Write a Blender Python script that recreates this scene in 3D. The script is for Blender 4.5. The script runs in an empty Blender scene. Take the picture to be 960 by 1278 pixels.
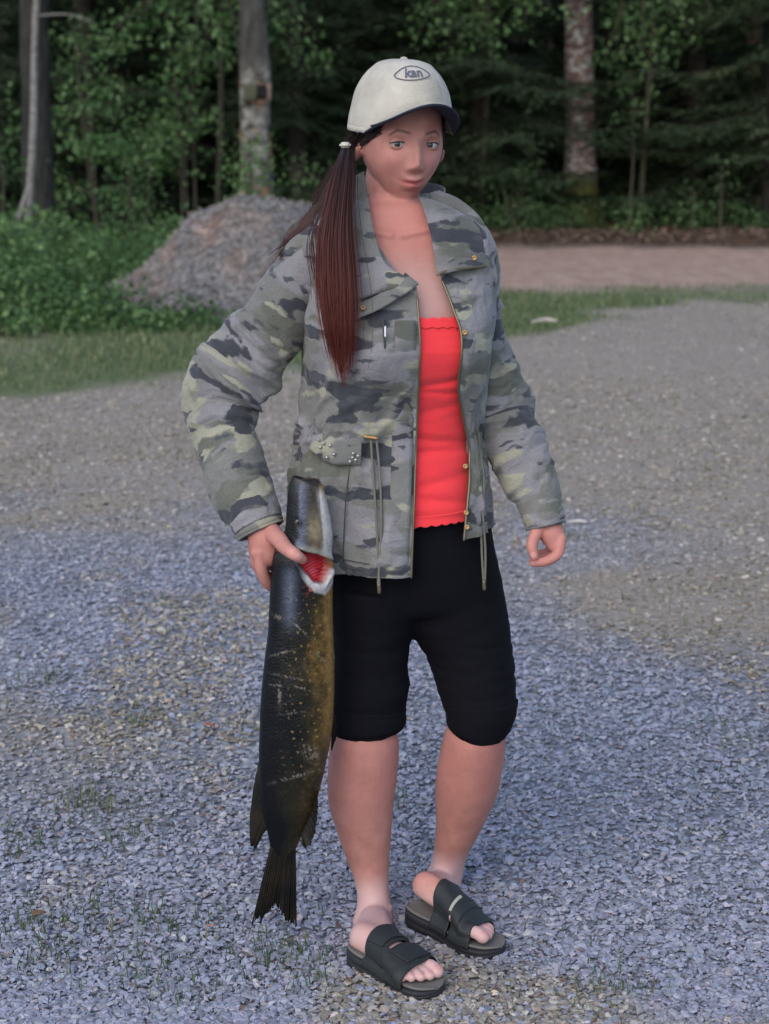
import bpy, bmesh, math, random
import numpy as np
from mathutils import Vector, Matrix

random.seed(7); rng = np.random.default_rng(11)
SC = bpy.context.scene
COL = SC.collection
R = math.radians

# ---------------------------------------------------------------- camera
F = 2415.0                      # focal length in photo pixels (960 x 1278)
PITCH = math.atan((639 - 150) / F)
CAM = np.array([0.0, 0.0, 1.5])
cd = bpy.data.cameras.new('camera'); cam = bpy.data.objects.new('camera', cd); COL.objects.link(cam)
cam.location = CAM; cam.rotation_euler = (R(90) - PITCH, 0, 0)
cd.sensor_fit = 'VERTICAL'; cd.sensor_height = 24.0; cd.lens = 24.0 * F / 1278
cd.clip_start = 0.05; cd.clip_end = 2000
cd.dof.use_dof = True; cd.dof.focus_distance = 3.5; cd.dof.aperture_fstop = 3.9
SC.camera = cam

# ---------------------------------------------------------------- light
SUN_EL, SUN_AZ = R(38), R(205)
w = bpy.data.worlds.new('World'); SC.world = w; w.use_nodes = True
nt = w.node_tree; nt.nodes.clear()
sky = nt.nodes.new('ShaderNodeTexSky'); sky.sky_type = 'NISHITA'; sky.sun_disc = False
sky.sun_elevation = SUN_EL; sky.sun_rotation = SUN_AZ
bg = nt.nodes.new('ShaderNodeBackground'); bg.inputs['Strength'].default_value = 0.10
wo = nt.nodes.new('ShaderNodeOutputWorld')
nt.links.new(sky.outputs[0], bg.inputs[0]); nt.links.new(bg.outputs[0], wo.inputs[0])
sd = bpy.data.lights.new('sun', 'SUN'); sun = bpy.data.objects.new('sun', sd); COL.objects.link(sun)
sd.energy = .8; sd.angle = R(60); sd.color = (1.0, 0.93, 0.86)
# the sky's sun sits at azimuth SUN_AZ clockwise from +Y
sdir = Vector((math.sin(SUN_AZ) * math.cos(SUN_EL), math.cos(SUN_AZ) * math.cos(SUN_EL), math.sin(SUN_EL)))
sun.rotation_euler = sdir.to_track_quat('Z', 'Y').to_euler()
SC.view_settings.view_transform = 'Standard'; SC.view_settings.look = 'None'
SC.view_settings.gamma = 1; SC.view_settings.use_curve_mapping = False
SC.view_settings.exposure = 1.35

# ---------------------------------------------------------------- helpers
ca, sa = math.cos(PITCH), math.sin(PITCH)
def ray(px, py):
    px = np.asarray(px, float); py = np.asarray(py, float)
    xc = (px - 480) / F; yc = -(py - 639) / F
    return np.stack([xc, ca + yc * sa, -sa + yc * ca], -1)
def P(px, py, D):
    """world point seen at photo pixel (px, py) on the vertical plane y = D"""
    r = ray(px, py); return CAM + r * (np.asarray(D, float) / r[..., 1])[..., None]
def G(px, py, z=0.0):
    r = ray(px, py); return CAM + r * ((z - CAM[2]) / r[..., 2])[..., None]
def pxm(D, py=639):
    """metres per photo pixel at depth D"""
    r = ray(480, py); return D / r[1] / F
D0 = 3.5

_L = np.random.default_rng(3).random((64, 64, 64))
def vnoise(p, seed=0):
    p = np.asarray(p, float) + seed * 17.31
    i = np.floor(p).astype(int); f = p - i; f = f * f * (3 - 2 * f)
    out = 0
    for a in (0, 1):
        for b in (0, 1):
            for c in (0, 1):
                wgt = (f[..., 0] if a else 1 - f[..., 0]) * (f[..., 1] if b else 1 - f[..., 1]) * (f[..., 2] if c else 1 - f[..., 2])
                out = out + wgt * _L[(i[..., 0] + a) % 64, (i[..., 1] + b) % 64, (i[..., 2] + c) % 64]
    return out
def fbm(p, seed=0, o=4):
    s = 0; a = 0.5; p = np.asarray(p, float)
    for k in range(o):
        s = s + a * vnoise(p * 2 ** k, seed + k); a *= 0.5
    return s / (1 - 0.5 ** o)
def sm(a, b, x):
    t = np.clip((x - a) / (b - a), 0, 1); return t * t * (3 - 2 * t)

def link(o, parent=None):
    COL.objects.link(o)
    if parent is not None: o.parent = parent
    return o
def tag(o, label=None, cat=None, group=None, kind=None):
    if label: o['label'] = label
    if cat: o['category'] = cat
    if group: o['group'] = group
    if kind: o['kind'] = kind
    return o
def empty(name, loc=(0, 0, 0)):
    o = bpy.data.objects.new(name, None); COL.objects.link(o); o.location = loc; o.empty_display_size = .1
    return o
def mk(name, verts, quads=None, tris=None, mat=None, parent=None, smooth=True, attrs=None, polys=None):
    """one mesh object from numpy arrays; world coordinates are kept when the parent is moved"""
    verts = np.asarray(verts, float).reshape(-1, 3)
    if parent is not None:
        verts = verts - np.array(parent_loc(parent))
    me = bpy.data.meshes.new(name)
    if polys is not None:
        me.from_pydata(verts.tolist(), [], polys)
    else:
        q = np.zeros((0, 4), int) if quads is None else np.asarray(quads, int).reshape(-1, 4)
        t = np.zeros((0, 3), int) if tris is None else np.asarray(tris, int).reshape(-1, 3)
        me.vertices.add(len(verts)); me.vertices.foreach_set('co', verts.astype(np.float32).ravel())
        nl = q.size + t.size
        me.loops.add(nl); me.loops.foreach_set('vertex_index', np.concatenate([q.ravel(), t.ravel()]).astype(np.int32))
        me.polygons.add(len(q) + len(t))
        ls = np.concatenate([np.arange(len(q)) * 4, q.size + np.arange(len(t)) * 3]).astype(np.int32)
        me.polygons.foreach_set('loop_start', ls)
        try: me.polygons.foreach_set('loop_total', np.concatenate([np.full(len(q), 4), np.full(len(t), 3)]).astype(np.int32))
        except Exception: pass
    me.update(calc_edges=True); me.validate()
    me.polygons.foreach_set('use_smooth', np.full(len(me.polygons), bool(smooth)))
    if attrs:
        for k, v in attrs.items():
            v = np.asarray(v, np.float32)
            if v.ndim == 1:
                a = me.attributes.new(k, 'FLOAT', 'POINT'); a.data.foreach_set('value', v.ravel())
            elif v.shape[1] == 3:
                a = me.attributes.new(k, 'FLOAT_VECTOR', 'POINT'); a.data.foreach_set('vector', v.ravel())
    if mat: me.materials.append(mat)
    o = bpy.data.objects.new(name, me)
    return link(o, parent)
def parent_loc(p):
    v = Vector(p.location)
    while p.parent: p = p.parent; v = v + p.location
    return v

def grid_faces(nr, nc, wrap=False):
    r = np.arange(nr - 1)[:, None]; m = nc if wrap else nc - 1
    c = np.arange(m)[None, :]; c2 = (c + 1) % nc
    return np.stack([r * nc + c, r * nc + c2, (r + 1) * nc + c2, (r + 1) * nc + c], -1).reshape(-1, 4)
def cat_mesh(parts):
    """parts: list of (verts, quads, tris) -> joined"""
    V, Q, T = [], [], []; n = 0
    for v, q, t in parts:
        v = np.asarray(v).reshape(-1, 3)
        V.append(v)
        if q is not None and len(q): Q.append(np.asarray(q) + n)
        if t is not None and len(t): T.append(np.asarray(t) + n)
        n += len(v)
    return np.concatenate(V), (np.concatenate(Q) if Q else None), (np.concatenate(T) if T else None)
def spline(tab, n):
    """Catmull-Rom through the rows of tab, n samples evenly by chord length"""
    tab = np.asarray(tab, float)
    d = np.linalg.norm(np.diff(tab[:, :2], axis=0), axis=1) + 1e-9
    s = np.concatenate([[0], np.cumsum(d)]); u = np.linspace(0, s[-1], n)
    k = np.clip(np.searchsorted(s, u, side='right') - 1, 0, len(tab) - 2)
    t = ((u - s[k]) / d[k])[:, None]
    p1 = tab[k]; p2 = tab[k + 1]
    p0 = np.where((k > 0)[:, None], tab[np.maximum(k - 1, 0)], 2 * p1 - p2)
    p3 = np.where((k + 2 < len(tab))[:, None], tab[np.minimum(k + 2, len(tab) - 1)], 2 * p2 - p1)
    return 0.5 * (2 * p1 + (p2 - p0) * t + (2 * p0 - 5 * p1 + 4 * p2 - p3) * t ** 2 + (3 * p1 - p0 - 3 * p2 + p3) * t ** 3)
def tube(C, rw, rd, n=24, view=True, caps=True, power=2.0, up=None):
    """loft of ellipses: half-width rw across the view, rd along it. returns V(rows,n,3), N, rest"""
    C = np.asarray(C, float); rw = np.broadcast_to(rw, len(C)); rd = np.broadcast_to(rd, len(C))
    T = np.gradient(C, axis=0); T /= np.linalg.norm(T, axis=1)[:, None] + 1e-12
    if up is None: Vw = C - CAM
    else: Vw = np.broadcast_to(np.asarray(up, float), C.shape)
    W = np.cross(T, Vw); W /= np.linalg.norm(W, axis=1)[:, None] + 1e-12
    Dn = np.cross(W, T); Dn *= np.sign(-(Dn * Vw).sum(1))[:, None]
    th = np.linspace(0, 2 * np.pi, n, endpoint=False)
    c, s = np.cos(th), np.sin(th)
    if power != 2: c = np.sign(c) * abs(c) ** (2 / power); s = np.sign(s) * abs(s) ** (2 / power)
    off = W[:, None, :] * (rw[:, None] * s)[..., None] + Dn[:, None, :] * (rd[:, None] * c)[..., None]
    V = C[:, None, :] + off
    N = W[:, None, :] * (s[None] / (rw[:, None] + 1e-6))[..., None] + Dn[:, None, :] * (c[None] / (rd[:, None] + 1e-6))[..., None]
    N /= np.linalg.norm(N, axis=2)[..., None] + 1e-12
    L = np.concatenate([[0], np.cumsum(np.linalg.norm(np.diff(C, axis=0), axis=1))])
    rm = float(np.mean(rw) + np.mean(rd)) / 2
    rest = np.stack([np.broadcast_to(rm * s[None], (len(C), n)), np.broadcast_to(rm * c[None], (len(C), n)), np.broadcast_to(L[:, None], (len(C), n))], -1)
    return V, N, rest
def closed(V):
    """(verts, quads, tris) of a capped tube"""
    nr, n = V.shape[:2]
    v = np.concatenate([V.reshape(-1, 3), V[0].mean(0)[None], V[-1].mean(0)[None]])
    q = grid_faces(nr, n, True); a = np.arange(n); b = (a + 1) % n
    t = np.concatenate([np.stack([b, a, np.full(n, nr * n)], 1), np.stack([(nr - 1) * n + a, (nr - 1) * n + b, np.full(n, nr * n + 1)], 1)])
    return v, q, t
def capsule(pts, rad, n=14, m=6, up=(0.31, 0.5, 0.81), flat=1.0, per=5):
    """rounded chain through world points with a radius each"""
    tab = np.concatenate([np.asarray(pts, float), np.asarray(rad, float)[:, None]], 1)
    d = spl3(tab, per * len(pts))
    C, r = d[:, :3], d[:, 3]
    a = np.linspace(0, np.pi / 2, m + 1)[:-1]
    t0 = C[0] - C[1]; t0 /= np.linalg.norm(t0); t1 = C[-1] - C[-2]; t1 /= np.linalg.norm(t1)
    C0 = C[0] + t0 * (r[0] * np.cos(a))[:, None]; r0 = np.maximum(r[0] * np.sin(a), r[0] * .08)
    C1 = (C[-1] + t1 * (r[-1] * np.cos(a))[:, None])[::-1]; r1 = np.maximum(r[-1] * np.sin(a), r[-1] * .08)[::-1]
    C = np.concatenate([C0, C, C1]); r = np.concatenate([r0, r, r1])
    V, _, _ = tube(C, r, r * flat, n, up=up)
    return closed(V)
def spl3(tab, n):
    tab = np.asarray(tab, float)
    d = np.linalg.norm(np.diff(tab[:, :3], axis=0), axis=1) + 1e-9
    s = np.concatenate([[0], np.cumsum(d)]); u = np.linspace(0, s[-1], n)
    k = np.clip(np.searchsorted(s, u, side='right') - 1, 0, len(tab) - 2)
    t = ((u - s[k]) / d[k])[:, None]
    p1 = tab[k]; p2 = tab[k + 1]
    p0 = np.where((k > 0)[:, None], tab[np.maximum(k - 1, 0)], 2 * p1 - p2)
    p3 = np.where((k + 2 < len(tab))[:, None], tab[np.minimum(k + 2, len(tab) - 1)], 2 * p2 - p1)
    return 0.5 * (2 * p1 + (p2 - p0) * t + (2 * p0 - 5 * p1 + 4 * p2 - p3) * t ** 2 + (3 * p1 - p0 - 3 * p2 + p3) * t ** 3)
def ellipsoid(c, r, rot=None, n=24, m=16):
    th = np.linspace(0, 2 * np.pi, n, endpoint=False); ph = np.linspace(.03, np.pi - .03, m)
    v = np.stack([np.sin(ph)[:, None] * np.cos(th), np.sin(ph)[:, None] * np.sin(th), np.broadcast_to(np.cos(ph)[:, None], (m, n))], -1) * np.asarray(r)
    if rot is not None: v = v @ np.asarray(rot).T
    return closed(v + np.asarray(c))
def remesh(o, voxel, smooth=4, fac=.5):
    m = o.modifiers.new('r', 'REMESH'); m.mode = 'VOXEL'; m.voxel_size = voxel; m.use_smooth_shade = True
    if smooth:
        s = o.modifiers.new('s', 'SMOOTH'); s.factor = fac; s.iterations = smooth
    dg = bpy.context.evaluated_depsgraph_get()
    me = bpy.data.meshes.new_from_object(o.evaluated_get(dg))
    mats = [x for x in o.data.materials]
    o.modifiers.clear(); old = o.data; o.data = me; bpy.data.meshes.remove(old)
    me.materials.clear()
    for x in mats: me.materials.append(x)
    me.polygons.foreach_set('use_smooth', np.ones(len(me.polygons), bool))
    return o
def get_co(o):
    a = np.empty(len(o.data.vertices) * 3, np.float32); o.data.vertices.foreach_get('co', a)
    return a.reshape(-1, 3).astype(float) + np.array(parent_loc(o.parent) if o.parent else (0, 0, 0))
def get_no(o):
    a = np.empty(len(o.data.vertices) * 3, np.float32); o.data.vertices.foreach_get('normal', a)
    return a.reshape(-1, 3).astype(float)
def set_co(o, v):
    v = v - np.array(parent_loc(o.parent) if o.parent else (0, 0, 0))
    o.data.vertices.foreach_set('co', v.astype(np.float32).ravel()); o.data.update()
def add_attr(o, k, v):
    v = np.asarray(v, np.float32)
    if v.ndim == 1:
        a = o.data.attributes.new(k, 'FLOAT', 'POINT'); a.data.foreach_set('value', v)
    else:
        a = o.data.attributes.new(k, 'FLOAT_VECTOR', 'POINT'); a.data.foreach_set('vector', v.ravel())
def solidify(o, t, off=-1):
    m = o.modifiers.new('s', 'SOLIDIFY'); m.thickness = t; m.offset = off; return o
def rots(rx, ry, rz):
    """batch of Rz @ Ry @ Rx"""
    n = len(rx); M = np.zeros((n, 3, 3))
    cx, sx, cy, sy, cz, sz = np.cos(rx), np.sin(rx), np.cos(ry), np.sin(ry), np.cos(rz), np.sin(rz)
    M[:, 0, 0] = cz * cy; M[:, 0, 1] = cz * sy * sx - sz * cx; M[:, 0, 2] = cz * sy * cx + sz * sx
    M[:, 1, 0] = sz * cy; M[:, 1, 1] = sz * sy * sx + cz * cx; M[:, 1, 2] = sz * sy * cx - cz * sx
    M[:, 2, 0] = -sy; M[:, 2, 1] = cy * sx; M[:, 2, 2] = cy * cx
    return M
def scatter(tv, tf, pos, M, s):
    """template verts/tris copied to many places -> verts, faces"""
    tv = np.asarray(tv, float); n = len(pos)
    s = np.asarray(s, float)
    if s.ndim == 1: s = s[:, None] * np.ones(3)
    v = np.einsum('nij,nkj->nki', M, tv[None] * s[:, None, :]) + pos[:, None, :]
    f = np.asarray(tf, int)[None] + (np.arange(n) * len(tv))[:, None, None]
    return v.reshape(-1, 3), f.reshape(-1, f.shape[-1])

# ---------------------------------------------------------------- node materials
class N:
    def __init__(self, name, rough=.8, spec=.3):
        self.m = bpy.data.materials.new(name); self.m.use_nodes = True
        self.t = self.m.node_tree; self.b = self.t.nodes['Principled BSDF']
        self.b.inputs['Roughness'].default_value = rough
        self.b.inputs['Specular IOR Level'].default_value = spec
    def n(self, typ, **kw):
        x = self.t.nodes.new(typ)
        for k, v in kw.items():
            if hasattr(x, k): setattr(x, k, v)
        return x
    def l(self, a, b): self.t.links.new(a, b)
    def inp(self, node, i, v):
        if hasattr(v, 'is_output') or isinstance(v, bpy.types.NodeSocket): self.l(v, node.inputs[i])
        else: node.inputs[i].default_value = v
    def attr(self, name, out='Fac'):
        a = self.n('ShaderNodeAttribute'); a.attribute_name = name; return a.outputs[out]
    def obj(self): return self.n('ShaderNodeTexCoord').outputs['Object']
    def map(self, v, scale=(1, 1, 1), loc=(0, 0, 0), rot=(0, 0, 0)):
        m = self.n('ShaderNodeMapping'); self.l(v, m.inputs[0]); m.inputs['Scale'].default_value = scale
        m.inputs['Location'].default_value = loc; m.inputs['Rotation'].default_value = rot; return m.outputs[0]
    def noise(self, v, scale, detail=4, rough=.5, dist=0, out=0):
        x = self.n('ShaderNodeTexNoise'); self.l(v, x.inputs['Vector']); x.inputs['Scale'].default_value = scale
        x.inputs['Detail'].default_value = detail; x.inputs['Roughness'].default_value = rough; x.inputs['Distortion'].default_value = dist
        return x.outputs[out]
    def vor(self, v, scale, out='Color', feature='F1', rnd=1):
        x = self.n('ShaderNodeTexVoronoi', feature=feature); self.l(v, x.inputs['Vector']); x.inputs['Scale'].default_value = scale
        x.inputs['Randomness'].default_value = rnd
        return x.outputs[out]
    def ramp(self, f, stops, interp='LINEAR'):
        x = self.n('ShaderNodeValToRGB'); x.color_ramp.interpolation = interp
        e = x.color_ramp.elements
        while len(e) < len(stops): e.new(.5)
        for i, (p, c) in enumerate(stops):
            e[i].position = p; e[i].color = (*c, 1) if hasattr(c, '__len__') else (c, c, c, 1)
        self.l(f, x.inputs[0]); return x.outputs[0]
    def mix(self, f, a, b, mode='MIX'):
        x = self.n('ShaderNodeMix', data_type='RGBA', blend_type=mode)
        self.inp(x, 0, f)
        for i, v in ((6, a), (7, b)):
            if isinstance(v, bpy.types.NodeSocket): self.l(v, x.inputs[i])
            else: x.inputs[i].default_value = (*v, 1)
        return x.outputs[2]
    def math(self, op, a, b=0.0):
        x = self.n('ShaderNodeMath', operation=op); self.inp(x, 0, a); self.inp(x, 1, b); return x.outputs[0]
    def col(self, c):
        if isinstance(c, bpy.types.NodeSocket): self.l(c, self.b.inputs['Base Color'])
        else: self.b.inputs['Base Color'].default_value = (*c, 1)
        return self
    def bump(self, h, s=.3, d=.01, nrm=None):
        x = self.n('ShaderNodeBump'); self.l(h, x.inputs['Height']); x.inputs['Strength'].default_value = s; x.inputs['Distance'].default_value = d
        if nrm is not None: self.l(nrm, x.inputs['Normal'])
        self.l(x.outputs[0], self.b.inputs['Normal']); return x.outputs[0]
def srgb(r, g, b):
    f = lambda c: (c / 255 / 12.92) if c <= 10 else ((c / 255 + .055) / 1.055) ** 2.4
    return (f(r), f(g), f(b))
def plain(name, c, rough=.6, spec=.3, metal=0.0, bscale=0, bs=.2, var=0):
    m = N(name, rough, spec)
    if var:
        n_ = m.noise(m.obj(), var, 4); m.col(m.mix(n_, tuple(x * .75 for x in c), tuple(min(1, x * 1.2) for x in c)))
    else: m.col(c)
    m.b.inputs['Metallic'].default_value = metal
    if bscale: m.bump(m.noise(m.obj(), bscale, 3), bs, .002)
    return m.m

# ================================================================ THE GROUND
def gh(x, y):
    """ground height"""
    x = np.asarray(x, float); y = np.asarray(y, float)
    p = np.stack([x, y, x * 0], -1)
    h = .03 * (fbm(p * .35, 5, 2) - .5) * sm(4.5, 9, y)
    h = h + .10 * sm(23.0, 24.5, y) + .12 * (fbm(p * .8, 9, 3) - .3) * sm(23.5, 26, y)
    h = h + 9 * sm(34, 110, y)
    h = h + .12 * sm(12.5, 14.5, y) * (1 - sm(-3.0, -1.2, x)) * (1 - sm(22, 24, y))
    return h
def edge_low(x):      # near edge of the grass, world y as a function of x
    xs = np.array([G(0, 515)[0], G(200, 492)[0], G(350, 472)[0], G(430, 455)[0], G(620, 425)[0], G(850, 382)[0], G(960, 370)[0]])
    ys = np.array([G(0, 515)[1], G(200, 492)[1], G(350, 472)[1], G(430, 455)[1], G(620, 425)[1], G(850, 382)[1], G(960, 370)[1]])
    return np.interp(x, xs, ys)
def edge_high(x):     # far edge of the grass strip (a red dirt track lies behind it on the right)
    return np.where(x > .3, 17.3 + .25 * np.clip(x - 1, 0, 6), np.where(x < -.2, 24.0, 17.3 + (0.3 - x) / .5 * 6.7))
def zones(x, y):
    p = np.stack([x, y, x * 0], -1)
    w1 = fbm(p * 1.3, 2, 4) - .5; w2 = fbm(p * .55, 12, 4) - .5
    grass = sm(-.6, .6, y - edge_low(x) + w1 * 3.2 + w2 * 2.2) * (1 - sm(-.5, .5, y - edge_high(x) + w1 * 1.5))
    grass = grass * (1 - .25 * sm(.5, .62, w2 + .5)) * (1 - .45 * sm(2.2, 4.2, x + w2 * 2))
    red = sm(-.5, .5, y - edge_high(x) + w1 * 1.2) * (1 - sm(-.3, .3, y - 23.3 + w1)) * sm(-.3, .3, x)
    forest = sm(-.4, .4, y - 23.3 + w1)
    brown = np.clip(sm(6.0, 8.6, y + w2 * 3.5 + np.clip(x, -.5, 1.5) * .9) * .95 + .6 * sm(.12, .25, w2 + w1 * .4) * sm(3.6, 5, y), 0, 1)
    # grey wheel track towards the right
    return grass, red, forest, brown
xs = np.unique(np.concatenate([np.linspace(-400, -20, 30), np.linspace(-20, -6, 60), np.arange(-6, 6.01, .06), np.linspace(6, 20, 60), np.linspace(20, 400, 30)]))
ys = np.unique(np.concatenate([np.linspace(-200, 0, 20), np.arange(0, 26, .06), np.linspace(26, 60, 90), np.linspace(60, 600, 40)]))
X, Y = np.meshgrid(xs, ys)
gr, rd_, fo, br = zones(X, Y)
fine = (np.abs(X) < 6.5) & (Y > 0) & (Y < 26)
Z = gh(X, Y) + np.where(fine, .008 * (fbm(np.stack([X, Y, X * 0], -1) * 4, 4, 3) - .5), 0)
g = N('ground_soil', .95, .15); o_ = g.obj()
pebA = g.vor(g.map(o_, (1, 1, .3)), 42); pebB = g.noise(o_, 30, 5, .7)
big = g.noise(o_, .9, 5, .6); fineN = g.noise(o_, 120, 2, .6)
blue = g.ramp(g.mix(.55, pebB, pebA), [(.25, (.10, .105, .125)), (.5, (.19, .20, .235)), (.62, (.26, .27, .31)), (.8, (.42, .42, .46))])
brn = g.ramp(g.mix(.4, pebB, fineN), [(.3, (.14, .115, .09)), (.5, (.25, .215, .175)), (.62, (.34, .295, .25)), (.78, (.50, .47, .44))])
grs = g.ramp(g.noise(o_, 9, 5, .7), [(.3, (.06, .08, .035)), (.55, (.11, .13, .06)), (.75, (.22, .18, .12))])
redc = g.ramp(g.mix(.5, g.noise(g.map(o_, (1, .35, 1)), 5, 6, .7), pebB), [(.3, (.15, .095, .065)), (.5, (.33, .225, .175)), (.7, (.47, .36, .30))])
g_dummy = 0
fst = g.ramp(g.noise(o_, 7, 5, .7), [(.3, (.02, .015, .01)), (.5, (.06, .038, .025)), (.7, (.14, .075, .045))])
c_ = g.mix(g.attr('brown'), blue, brn)
moss = g.ramp(g.noise(o_, 2.3, 5, .75), [(.60, 0), (.70, .6)])
c_ = g.mix(moss, c_, (.14, .15, .07))
c_ = g.mix(g.attr('grass'), c_, grs); c_ = g.mix(g.attr('red'), c_, redc); c_ = g.mix(g.attr('forest'), c_, fst)
g.col(c_)
g.bump(g.mix(.5, pebB, g.vor(o_, 42, 'Distance')), .9, .012)
mk('ground', np.stack([X, Y, Z], -1), grid_faces(len(ys), len(xs)), mat=g.m,
   attrs={'grass': gr.ravel(), 'red': rd_.ravel(), 'forest': fo.ravel(), 'brown': br.ravel()})['kind'] = 'structure'

# ---- crushed stones lying on the ground
def hull(seed, flat=.55):
    r = np.random.default_rng(seed); bm = bmesh.new()
    for k in range(10):
        v = r.normal(size=3); v /= np.linalg.norm(v); v = np.sign(v) * abs(v) ** .7
        bm.verts.new((v[0] * .5 * r.uniform(.8, 1.1), v[1] * .38 * r.uniform(.8, 1.1), v[2] * .5 * flat))
    res = bmesh.ops.convex_hull(bm, input=bm.verts)
    dead = [x for x in bm.verts if not x.link_faces]
    if dead: bmesh.ops.delete(bm, geom=dead, context='VERTS')
    bmesh.ops.triangulate(bm, faces=bm.faces)
    bm.verts.index_update()
    v = np.array([x.co[:] for x in bm.verts]); f = np.array([[y.index for y in x.verts] for x in bm.faces]); bm.free()
    return v, f
VS, FS, TS = [], [], []; nv = 0
NST = 115000
u = rng.random(NST * 3)
yy = 3.0 + (11.5 - 3.0) * u ** 1.9
xx = rng.uniform(-1, 1, NST * 3) * (.75 + .22 * yy)
yf = rng.uniform(8.5, 17.6, 90000); xf = rng.uniform(-4.5, 6.5, 90000)
gz, rz_, fz, bz = zones(xx, yy)
keep = (rng.random(len(xx)) > bz * .62) & (gz < .45)
xx, yy, bz = xx[keep][:NST], yy[keep][:NST], bz[keep][:NST]
gz, rz_, fz, bf = zones(xf, yf); k = (gz < .4) & (rng.random(len(xf)) < .42)
xx, yy, bz = np.concatenate([xx, xf[k]]), np.concatenate([yy, yf[k]]), np.concatenate([bz, bf[k]])
siz = .009 + .0135 * rng.random(len(xx)) ** 1.6 + .012 * (rng.random(len(xx)) > .985)
siz *= 1 + .05 * (yy - 3) - .06 * np.clip(yy - 8.5, 0, 5)
zz = gh(xx, yy) + siz * .10 + rng.random(len(xx)) * .006 * (1 - bz)
pick = rng.integers(0, 6, len(xx))
for k in range(6):
    tv, tf = hull(100 + k, .42); i = np.where(pick == k)[0]; n = len(i)
    M = rots(rng.normal(0, .22, n), rng.normal(0, .22, n), rng.uniform(0, 6.28, n))
    v, f = scatter(tv, tf, np.stack([xx[i], yy[i], zz[i]], 1), M, siz[i])
    VS.append(v); FS.append(f + nv); nv += len(v)
    pt_ = fbm(np.stack([xx[i] * 1.5, yy[i], 0 * xx[i]], -1) * 1.1, 51, 4); t = rng.random(n); TS.append(np.repeat(np.stack([t, np.clip(bz[i] + .9 * sm(.52, .64, pt_) * (rng.random(n) < .8), 0, 1), rng.random(n)], 1), len(tv), axis=0))
sm_ = N('crushed_stone', .75, .35)
tv_ = sm_.attr('tint', 'Vector'); sep = sm_.n('ShaderNodeSeparateXYZ'); sm_.l(tv_, sep.inputs[0])
cs = sm_.ramp(sep.outputs[0], [(0, (.165, .17, .205)), (.35, (.22, .23, .285)), (.75, (.28, .288, .355)), (.985, (.32, .315, .37)), (1, (.44, .41, .39))])
cb = sm_.ramp(sep.outputs[0], [(0, (.145, .125, .095)), (.5, (.245, .215, .17)), (.88, (.33, .29, .24)), (1, (.48, .44, .38))])
hue = sm_.ramp(sep.outputs[2], [(0, (.95, 1.0, 1.0)), (.5, (1, 1, 1)), (.8, (1.05, .97, 1.0)), (.95, (1.0, 1.05, .92)), (1, (1.25, 1.0, .85))])
cc = sm_.mix(1.0, sm_.mix(sep.outputs[1], cs, cb), hue, 'MULTIPLY')
cc = sm_.mix(.35, cc, sm_.mix(1.0, cc, sm_.ramp(sm_.noise(sm_.obj(), 160, 3, .6), [(.3, .45), (.7, 1.5)]), 'MULTIPLY'))
sm_.col(cc)
so = mk('gravel', np.concatenate(VS), None, np.concatenate(FS), mat=sm_.m, smooth=False, attrs={'tint': np.concatenate(TS)})
tag(so, 'bluish grey crushed stone gravel covering the yard', kind='stuff')

# ---- grass blades
def blades(x, y, z, h, wd, lean=.5):
    n = len(x)
    tv = np.array([[-.5, 0, 0], [.5, 0, 0], [-.38, .12, .5], [.38, .12, .5], [0, .5, .95]])
    tf = np.array([[0, 1, 3], [0, 3, 2], [2, 3, 4]])
    S = np.stack([wd, h * lean, h], 1)
    M = rots(np.zeros(n), np.zeros(n), rng.uniform(0, 6.28, n))
    v, f = scatter(tv, tf, np.stack([x, y, z], 1), M, S)
    t = np.repeat(rng.random(n), 5)
    return v, f, t
def leafmat(name, c0, c1, c2, rough=.55, trans=.25):
    m = N(name, rough, .3)
    t = m.attr('tint'); big_ = m.noise(m.obj(), 1.1, 3)
    c = m.ramp(t, [(0, c0), (.55, c1), (1, c2)])
    c = m.mix(m.ramp(big_, [(.35, 0), (.65, .55)]), c, m.mix(1.0, c, (.62, .72, .6), 'MULTIPLY'))
    m.col(c)
    tr = m.n('ShaderNodeBsdfTranslucent'); m.l(c, tr.inputs[0])
    mx = m.n('ShaderNodeMixShader'); mx.inputs[0].default_value = trans
    m.l(m.b.outputs[0], mx.inputs[1]); m.l(tr.outputs[0], mx.inputs[2])
    m.l(mx.outputs[0], m.t.nodes['Material Output'].inputs[0])
    return m.m
MG = leafmat('grass_blade', (.065, .11, .045), (.12, .175, .075), (.30, .27, .15))
n = 150000
x = rng.uniform(-6.5, 7.5, n); y = rng.uniform(8.6, 19.5, n)
gz, rz_, fz, bz = zones(x, y)
k = rng.random(n) < gz ** 1.5 * np.clip(.35 + 2.6 * (fbm(np.stack([x * .8, y, x * 0], -1) * 1.5, 71, 3) - .33), .12, 1)
x, y = x[k], y[k]
h = rng.uniform(.03, .085, len(x)) * (1 + .6 * (fbm(np.stack([x, y, x * 0], -1) * 2, 3, 2) - .5))
v, f, t = blades(x, y, gh(x, y) - .004, h * .8, rng.uniform(.006, .014, len(x)), .7)
tag(mk('grass', v, None, f, mat=MG, smooth=False, attrs={'tint': t}), 'short green grass strip between the gravel yard and the forest', kind='stuff')
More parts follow.
